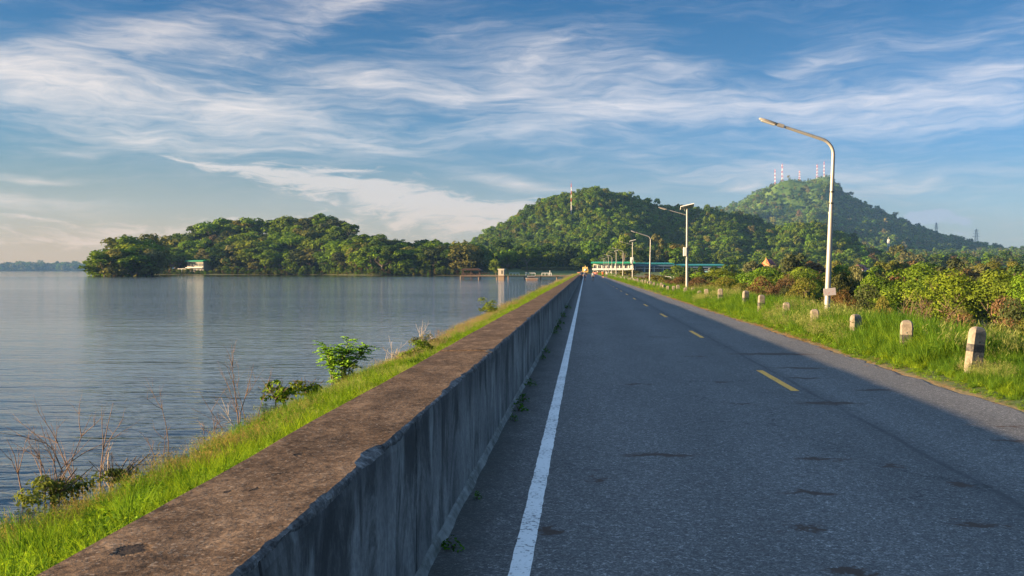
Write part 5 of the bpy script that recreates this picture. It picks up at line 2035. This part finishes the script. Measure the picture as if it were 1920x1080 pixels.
def hall():
    Y = 528.0
    p = at(1190, 507, Y)
    t = empty('long_hall', (p.x, Y, -1.2), 'long low blue grey hall with a teal roof and open white posts', 'hall', None, R(7))
    segs = [(0, 20.5, 6.2), (20.6, 49, 5.4)]
    for x0, x1, H in segs:
        w = MB()
        block(w, x0, x1, 3.0, 14, 0, H)
        w.build('wall', M['blue_wall'], t)
        r = MB()
        r.box(((x0 + x1) / 2, 6.5, H + 0.45), (x1 - x0 + 0.6, 16, 0.5), rx=R(2))
        r.build('roof', M['teal_roof'], t)
        f = MB()
        block(f, x0, x1, -1.0, -0.85, H - 1.1, H - 0.1)
        f.build('fascia', M['blue_wall'], t)
        n = int((x1 - x0) / 4.2)
        for i in range(n + 1):
            q = MB()
            x = x0 + 0.3 + (x1 - x0 - 0.6) * i / n
            q.tube([(x, -0.7, 0), (x, -0.7, H - 0.1)], 0.13, 8)
            q.build('post', M['white'], t)
            if i < n:
                g = MB()
                xb = x0 + 0.3 + (x1 - x0 - 0.6) * (i + 1) / n
                block(g, x + 0.5, xb - 0.5, 2.9, 2.98, 2.0, H - 1.4)
                g.build('window', M['glass'], t)
        b = MB()
        block(b, x0, x1, -0.82, -0.7, H - 2.3, H - 2.12)
        b.build('beam', M['white'], t)


office()
hall()

# mint roofed shed and white fence in front of the hall
p = at(1316, 507, 430)
t = empty('small_shed', (p.x, 430, float(terrain(p.x, 430))), 'small open shed with a pale mint roof in front of the hall', 'shed')
zz = float(terrain(p.x, 430))
m = MB()
m.box((0, 0, 1.1 - zz), (8.5, 5, 0.22), rx=R(5))
m.build('roof', material('mint_roof', (0.32, 0.55, 0.45), 0.6)[0], t)
m = MB()
for x in (-4, -1.3, 1.3, 4):
    m.box((x, -2, (1.1 - zz) / 2), (0.3, 0.3, 1.1 - zz))
m.build('post_row', M['white'], t)
p0, p1 = at(1232, 507, 400), at(1292, 507, 400)
t = empty('white_fence', (p0.x, 400, 0), 'low white post and rail fence in front of the long hall', 'fence')
zf = -1.4
for i in range(8):
    m = MB()
    x = (p1.x - p0.x) * i / 7
    m.box((x, 0, zf - 2.6), (0.25, 0.2, 6.8))
    m.build('post', M['white'], t)
m = MB()
m.box(((p1.x - p0.x) / 2, -0.15, zf + 0.1), (p1.x - p0.x, 0.1, 0.25))
m.box(((p1.x - p0.x) / 2, -0.15, zf + 0.6), (p1.x - p0.x, 0.1, 0.2))
m.build('rail', M['white'], t)

# golden monument and flower bed at the road end
p = at(1097.5, 507, 462)
t = empty('golden_monument', (p.x, 462, 0.0), 'golden ornamental monument with pointed spires at the road end', 'monument')
m = MB()
m.box((0, 0, 0.25), (3.0, 1.6, 0.5), bev=0.06)
m.build('plinth', M['terracotta'], t)
m = MB()
m.prism([(-1.3, 0), (1.3, 0), (1.4, 1.4), (1.05, 1.9), (0.6, 1.7), (0, 2.1), (-0.6, 1.7), (-1.05, 1.9), (-1.4, 1.4)], 0.6)
m.build('shield', M['gold'], t, (0, 0, 0.9))
for x, h in ((-0.95, 3.0), (0.0, 3.75), (0.95, 3.1), (-0.45, 2.8), (0.5, 2.9)):
    m = MB()
    m.lathe([(0.30, 0), (0.26, 0.3), (0.33, 0.5), (0.2, 0.8), (0.22, 0.95), (0.08, h - 2.2), (0.02, h - 1.9)], 10)
    m.build('spire', M['gold'], t, (x, -0.1, 2.3))
m = MB()
m.lathe([(0.55, 0), (0.55, 0.08), (0.1, 0.1)], 20)
o = m.build('medallion', M['white'], t, (0, -0.36, 1.9))
o.rotation_euler = (R(90), 0, 0)
t = empty('flower_bed', (p.x, 459.5, 0.0), 'yellow and orange flower bed in front of the golden monument', 'flower bed')
c = link('flowers', cover('flowers', 900, 1.7, 1.0, 0.22, 91, 0.8, M['yellow_flower']), t)
m = MB()
m.lathe([(1.8, 0), (1.8, 0.3), (1.7, 0.3), (1.7, 0.05)], 20)
m.build('kerb', M['orange'], t)
for i, (px, w) in enumerate(((1086.5, 2.0), (1117, 3.0), (1124, 3.0))):
    p = at(px, 507, 440)
    t = empty('road_barrier', (p.x if i else -2.4, 440, 0.0), ('orange barrier beside the wall at the road end', 'orange barrier right of the golden monument', 'orange barrier nearest the white building')[i], 'barrier')
    m = MB()
    m.prism([(-0.3, 0), (0.3, 0), (0.12, 0.9), (-0.12, 0.9)], w, Matrix.Rotation(R(90), 4, 'Z'))
    m.build('body', M['orange'], t)
    m = MB()
    m.box((0, -0.27, 0.55), (w * 0.9, 0.06, 0.2))
    m.build('stripe', M['white'], t)


# ------------------------------------------------------------------ on the lake: pump house, footbridge, barge, pavilion
Yp = 264.0
p = at(940.5, 507, Yp)
t = empty('pump_house', (p.x, Yp, ZW), 'small white pump house standing in the lake on a concrete shaft', 'pump house', None, R(-8))
t.scale = (0.88, 0.88, 0.92)
m = MB()
block(m, -0.95, 0.95, -0.9, 0.9, -3, 1.15)
m.build('shaft', M['pier'], t)
m = MB()
block(m, -1.25, 1.25, -1.2, 1.2, 1.15, 1.30)
m.build('platform', M['pier'], t)
m = MB()
block(m, -0.85, 0.85, -0.8, 0.8, 1.30, 3.05)
m.build('wall', M['house_wall'], t)
m = MB()
block(m, -1.05, 1.05, -1.0, 1.0, 3.05, 3.2)
m.build('roof', M['white_wall'], t)
m = MB()
block(m, 0.1, 0.5, -0.815, -0.79, 1.75, 2.75)
w = m.build('window', M['dark'], t)
m = MB()
block(m, -0.862, -0.84, -0.45, 0.15, 1.32, 2.8)
m.build('door', M['wood'], t)


def footbridge(xa, xb, Y, label, rail='white'):
    zt = ZW + 1.22
    t = empty('footbridge', (xa, Y, ZW), label, 'footbridge')
    L_ = xb - xa
    m = MB()
    block(m, 0, L_, -0.6, 0.6, 0.98, 1.18)
    m.build('deck', M['pier'], t)
    n = int(L_ / 4.0)
    for i in range(n + 1):
        x = L_ * i / n
        q = MB()
        q.tube([(x, 0, -3), (x, 0, 0.98)], 0.14, 8)
        q.build('pile', M['pier'], t)
        if i < n and i % 4 != 3:
            r = MB()
            for k in range(4):
                block(r, x + 0.3 + k * 0.85, x + 0.42 + k * 0.85, -0.62, -0.52, 1.18, 1.85)
            block(r, x + 0.3, x + 2.97, -0.64, -0.5, 1.78, 1.9)
            r.build('railing_panel', M[rail], t)


footbridge(at(952, 507, Yp).x, -3.2, Yp + 2, 'long footbridge with white railings from the dam to the pump house')
footbridge(at(866, 507, Yp + 6).x, at(931, 507, Yp + 2).x, Yp + 3, 'footbridge with shade-darkened railings between the pump house and the pavilion', 'wood')  # dark timber colour on the railings stands in for shade
for px, top, lb in ((1031, 508.5, 'slim white lamp post on the footbridge near the dam'), (986.5, 512, 'short white post on the footbridge by the barge')):
    p = at(px, 507, Yp + 2.7)
    m = MB()
    zt = z_of(top, Yp)
    m.tube([(0, 0, 0), (0, 0, zt - ZW - 1.1)], [0.07, 0.05], 8)
    m.box((0, 0, zt - ZW - 1.05), (0.26, 0.26, 0.2), bev=0.03)
    o = m.build('bridge_post', M['white'], None, (p.x, Yp + 2.7, ZW + 1.1))
    tag(o, lb, 'post')
p = at(997, 507, Yp - 8)
t = empty('moored_barge', (p.x, Yp - 8, ZW), 'low brown moored barge in front of the footbridge', 'barge', None, R(6))
m = MB()
m.prism([(-1.55, 0.5), (-1.25, -0.15), (1.3, -0.15), (1.7, 0.55), (1.2, 0.5)], 1.5)
m.build('hull', M['mat_brown'], t)
m = MB()
block(m, -1.5, 1.5, -0.74, 0.74, 0.5, 0.56)
m.build('deck', M['white_wall'], t)
m = MB()
block(m, -0.95, 0.75, -0.5, 0.5, 0.56, 1.0)
m.build('cabin', M['wood'], t)
m = MB()
block(m, -1.05, 0.85, -0.6, 0.6, 1.0, 1.08)
m.build('roof', M['white'], t)
p = at(884, 507, Yp + 14)
t = empty('lake_pavilion', (p.x, Yp + 14, ZW), 'shade-darkened timber pavilion on stilts in the shaded lake corner', 'pavilion')
t.scale = (0.85, 0.85, 0.85)
m = MB()
block(m, -3.0, 3.0, -2, 2, 0.95, 1.15)
m.build('deck', M['wood'], t)
for x in (-2.8, 0, 2.8):
    for y in (-1.8, 1.8):
        m = MB()
        m.tube([(x, y, -3), (x, y, 3.0)], 0.12, 8)
        m.build('post', M['wood'], t)
m = MB()
m.prism([(-3.6, 0), (3.6, 0), (2.4, 0.7), (-2.4, 0.7)], 5.0)
m.build('roof', M['wood'], t, (0, 0, 3.0))
for x in (-2.9, -1.45, 0, 1.45):
    m = MB()
    block(m, x + 0.15, x + 1.3, -1.85, -1.75, 1.15, 1.9)
    m.build('balustrade', M['wood'], t)




# ------------------------------------------------------------------ on the island: the lakeside house and its walls
def island_spot(px, back):
    d = ray(px, 507)
    ux, uy = d.x / math.hypot(d.x, d.y), d.y / math.hypot(d.x, d.y)
    r = np.arange(450, 800, 0.5)
    q = r[np.argmax((r * uy - np.interp(r * ux, _sx, _sy)) > 0)] + back
    return Vector((ux * q, uy * q, 0))


p = island_spot(366, 9)
dist = p.length
g0 = float(terrain(p.x, p.y))
t = empty('lakeside_house', (p.x, p.y, g0 - 0.5), 'white two storey house with a green roof among the island trees', 'house', None, R(-14))
u = dist / F
W = 34 * u
top = z_of(491, dist) - g0 + 0.5
m = MB()
block(m, -W / 2, W / 2, 0, 8, 0, top)
m.build('wall', M['house_wall'], t)
for i in range(10):
    m = MB()
    x = -W / 2 + W * (i + 0.5) / 10
    block(m, x - W * 0.036, x + W * 0.036, -0.06, 0.03, top * 0.62, top * 0.84)
    m.build('window', M['dark'], t)
m = MB()
block(m, -W / 2 - 0.2, W / 2 + 0.2, -1.6, 0, top * 0.46, top * 0.5)
m.build('balcony', M['white'], t)
for i in range(5):
    m = MB()
    x = -W / 2 + W * (i + 0.5) / 5
    block(m, x - W * 0.07, x + W * 0.07, -0.07, 0.03, 0.6, top * 0.38)
    m.build('opening', M['dark'], t)
m = MB()
m.prism([(-1.6, 0), (9, 0), (9, 0.3), (3.7, 1.1), (-1.6, 0.3)], W + 1.5, Matrix.Translation((0, 0, top)) @ Matrix.Rotation(R(90), 4, 'Z'))
m.build('roof', M['green_roof'], t)
p = island_spot(343, 5)
g1 = float(terrain(p.x, p.y))
t = empty('lakeside_shelter', (p.x, p.y, g1 - 0.3), 'small flat roofed open shelter left of the island house', 'shelter', None, R(-14))
m = MB()
block(m, -2.8, 2.8, -1.5, 1.5, 3.0, 3.25)
m.build('roof', M['white_wall'], t)
for x in (-2.5, 0, 2.5):
    m = MB()
    m.tube([(x, -1.2, 0), (x, -1.2, 3.0)], 0.14, 8)
    m.build('post', M['white_wall'], t)
p = island_spot(287, 26)
g2 = float(terrain(p.x, p.y))
t = empty('hidden_house', (p.x, p.y, g2), 'green roofed house almost hidden in the island trees', 'house')
m = MB()
block(m, -3, 3, 0, 6, 0, z_of(490, p.length) - g2)
m.build('wall', M['white_wall'], t)
m = MB()
m.prism([(-1, 0), (7, 0), (3, 2.0)], 7.5, Matrix.Translation((0, 0, z_of(490, p.length) - g2)) @ Matrix.Rotation(R(90), 4, 'Z'))
m.build('roof', M['green_roof'], t)
a, b = island_spot(392, 3), island_spot(492, 3)
t = empty('shore_retaining_wall', (a.x, a.y, ZW), 'low brown retaining wall with posts along the island shore', 'retaining wall', None, math.atan2(b.y - a.y, b.x - a.x))
Lw = math.hypot(b.x - a.x, b.y - a.y)
m = MB()
block(m, 0, Lw, 0, 0.5, -1, 1.3)
m.build('wall', M['pier'], t)
for i in range(14):
    m = MB()
    x = Lw * (i + 0.5) / 14
    block(m, x - 0.12, x + 0.12, 0.1, 0.34, 1.3, 2.1)
    m.build('post', M['pier'], t)
m = MB()
block(m, 0, Lw, 0.16, 0.26, 1.95, 2.05)
m.build('rail', M['pier'], t)
random.seed(31)
for i in range(16):
    px = 330 + 160 * (i + random.random()) / 16
    p = island_spot(px, random.uniform(1, 4))
    w = random.uniform(2.6, 4.4)
    tree(random.choice(MID['full']), (p.x, p.y, float(terrain(p.x, p.y)) - 0.3), w * random.uniform(0.5, 0.85), w, random.choice(('bright green', 'mid green', 'olive', 'dark green')),
         'low bush at the waterline below the island house, %s from the left' % ordinal(i), 'bush', 'shore_bush', 'low bushes below the island house')


# ------------------------------------------------------------------ masts, towers, temple
def lattice_mast(loc, H, w0, w1, label, colours, name='radio_mast', cat='mast', bays=12, rad=0.12, antennas=0):
    t = empty(name, loc, label, cat)
    secs = len(colours)
    for s in range(secs):
        m = MB()
        for b in range(max(1, bays // secs)):
            nb = max(1, bays // secs)
            f0, f1 = (s * nb + b) / (secs * nb), (s * nb + b + 1) / (secs * nb)
            z0, z1 = H * f0, H * f1
            a0, a1 = (w0 + (w1 - w0) * f0) / 2, (w0 + (w1 - w0) * f1) / 2
            c0 = [(-a0, -a0, z0), (a0, -a0, z0), (a0, a0, z0), (-a0, a0, z0)]
            c1 = [(-a1, -a1, z1), (a1, -a1, z1), (a1, a1, z1), (-a1, a1, z1)]
            for k in range(4):
                m.tube([c0[k], c1[k]], rad, 4, False)
                m.tube([c0[k], c1[(k + 1) % 4]], rad * 0.6, 3, False)
                m.tube([c0[(k + 1) % 4], c1[k]], rad * 0.6, 3, False)
                m.tube([c1[k], c1[(k + 1) % 4]], rad * 0.6, 3, False)
        m.build('section', M[colours[s]], t)
    m = MB()
    m.tube([(0, 0, H), (0, 0, H * 1.08)], rad * 0.7, 5)
    m.build('spike', M[colours[-1]], t)
    for k in range(antennas):
        m = MB()
        a = k * 2.1
        m.box((math.cos(a) * w1 * 0.8, math.sin(a) * w1 * 0.8, H * (0.93 - 0.04 * (k // 3))), (w1 * 0.4, w1 * 0.4, H * 0.05))
        m.build('antenna', M['white'], t)
    return t


b = near_hill.hit(1071, 406)
top = z_of(345, math.hypot(b.x, b.y))
lattice_mast(b, top - b.z, 0.9, 0.5, 'slim red and white radio mast on the nearer hill', ('white', 'white', 'white', 'white', 'red', 'white', 'red', 'white', 'red'), bays=27, rad=0.09)
for px, bot, top_, w, lb in ((1453, 345, 324, 6, 'leftmost of the masts on the tall hill, slim red and white'), (1466.5, 343, 315, 10, 'tallest and thickest red and white mast on the tall hill'),
                             (1499, 339, 328, 9, 'shortest red and white mast, middle of the hilltop row'), (1532, 334, 318, 10, 'red and white mast left of the pair by the hill peak'),
                             (1545, 333, 313, 5, 'thin pale mast beside the hill peak')):
    v = ray(px, bot)
    v = v / math.hypot(v.x, v.y)
    r0 = far_hill.r0 - 10
    z = float(far_hill.height(v.x * r0, v.y * r0))
    lattice_mast((v.x * r0, v.y * r0, z), z_of(top_, r0) - z, w * 0.42, w * 0.22, lb, ('white', 'red') * 4 + ('red',), bays=18, rad=0.11, antennas=3)


def pylon(px, bot, top_, r0, label):
    v = ray(px, bot)
    v = v / math.hypot(v.x, v.y)
    z = float(max(far_hill.height(v.x * r0, v.y * r0), terrain(v.x * r0, v.y * r0)))
    H = z_of(top_, r0) - z
    t = lattice_mast((v.x * r0, v.y * r0, z), H, H * 0.2, H * 0.05, label, ('steel',), 'power_pylon', 'pylon', 8, 0.28)
    for k, (f, w) in enumerate(((0.62, 0.20), (0.76, 0.17), (0.90, 0.13))):
        m = MB()
        for s in (-1, 1):
            m.tube([(0, 0, H * f), (s * H * w, 0, H * (f + 0.02))], [0.3, 0.2], 4)
            m.tube([(0, 0, H * (f + 0.06)), (s * H * w, 0, H * (f + 0.02))], [0.25, 0.18], 4)
        m.build('cross_arm', M['steel'], t)


pylon(1755.5, 445, 425, 2700, 'steel power pylon on the hill slope, nearer the peak')
pylon(1830.5, 464, 437, 2650, 'steel power pylon low on the hill slope near the edge of the view')
p = at(1665.5, 507, 900)
z = float(terrain(p.x, 900))
lattice_mast((p.x, 900, z), z_of(452, 930) - z, 2.2, 1.2, 'slim pale telephone mast rising from the valley woods', ('steel', 'white', 'steel', 'white'), 'telephone_mast', 'mast', 16, 0.10, 3)

p = at(1441, 507, 330)
z = float(terrain(p.x, 330))
t = empty('temple_hall', (p.x, 330, z), 'temple hall with stacked orange gable and maroon tiled roof among trees', 'temple', None, R(-38))
TS = 0.62
hz = z_of(497, 332) - z
m = MB()
block(m, -2.2 * TS, 2.2 * TS, -3.0 * TS, 3.0 * TS, 0, hz)
m.build('wall', M['white_wall'], t)
for k, (w, l, dz, hh, mt) in enumerate(((2.9, 7.4, -0.4, 1.8, 'maroon'), (2.2, 6.2, 0.75, 1.7, 'maroon'), (1.4, 5.0, 1.75, 1.5, 'maroon'))):
    w, l, dz, hh = w * TS, l * TS, dz * TS, hh * TS
    m = MB()
    m.prism([(-w, 0), (w, 0), (0, hh)], l)
    rf = m.build('roof', M[mt], t, (0, 0, hz + dz))
    for s in (-1, 1):
        m = MB()
        m.prism([(-w * 1.04, -0.05), (w * 1.04, -0.05), (0, hh * 1.06)], 0.14)
        m.build('gable', M['terracotta'], rf, (0, s * (l / 2 + 0.075), 0))
    m = MB()
    m.tube([(0, -l / 2 - 0.1, hh), (0, -l / 2 - 0.35, hh + 0.5)], [0.1, 0.03], 5)
    m.build('finial', M['gold'], rf)
p = at(1612, 507, 330)
z = float(terrain(p.x, 330))
t = empty('red_roofed_shed', (p.x, 330, z), 'small white gabled house with a dark red roof in the valley trees', 'house', None, R(-30))
hz = z_of(505.5, 332) - z
m = MB()
block(m, -1.6, 1.6, -2.5, 2.5, 0, hz)
m.prism([(-1.6, 0), (1.6, 0), (0, 1.4)], 5.0, Matrix.Translation((0, 0, hz)))
m.build('wall', M['white'], t)
for s in (-1, 1):
    m = MB()
    m.box((s * 0.98, 0.3, hz + 0.72), (2.5, 6.2, 0.12), ry=s * math.atan2(1.4, 1.6))
    m.build('roof', M['maroon'], t)


# ------------------------------------------------------------------ haze
def build_haze():
    m = bpy.data.materials.new('haze_air')
    m.use_nodes = True
    nt = m.node_tree
    nt.nodes.remove(nt.nodes['Principled BSDF'])
    v = nt.nodes.new('ShaderNodeVolumePrincipled')
    v.inputs['Color'].default_value = (0.24, 0.47, 0.86, 1)
    v.inputs['Density'].default_value = 0.000075
    v.inputs['Anisotropy'].default_value = 0.0
    nt.links.new(v.outputs[0], nt.nodes['Material Output'].inputs['Volume'])
    mb = MB()
    x0, x1, y0, y1, z0, z1 = -4250, 3100, -95, 4850, -11, 340
    mb.box(((x0 + x1) / 2, (y0 + y1) / 2, (z0 + z1) / 2), (x1 - x0, y1 - y0, z1 - z0))
    o = mb.build('haze', m)
    o.display_type = 'WIRE'
    tag(o, 'thin morning haze over the lake and hills', None, None, 'stuff')


build_haze()
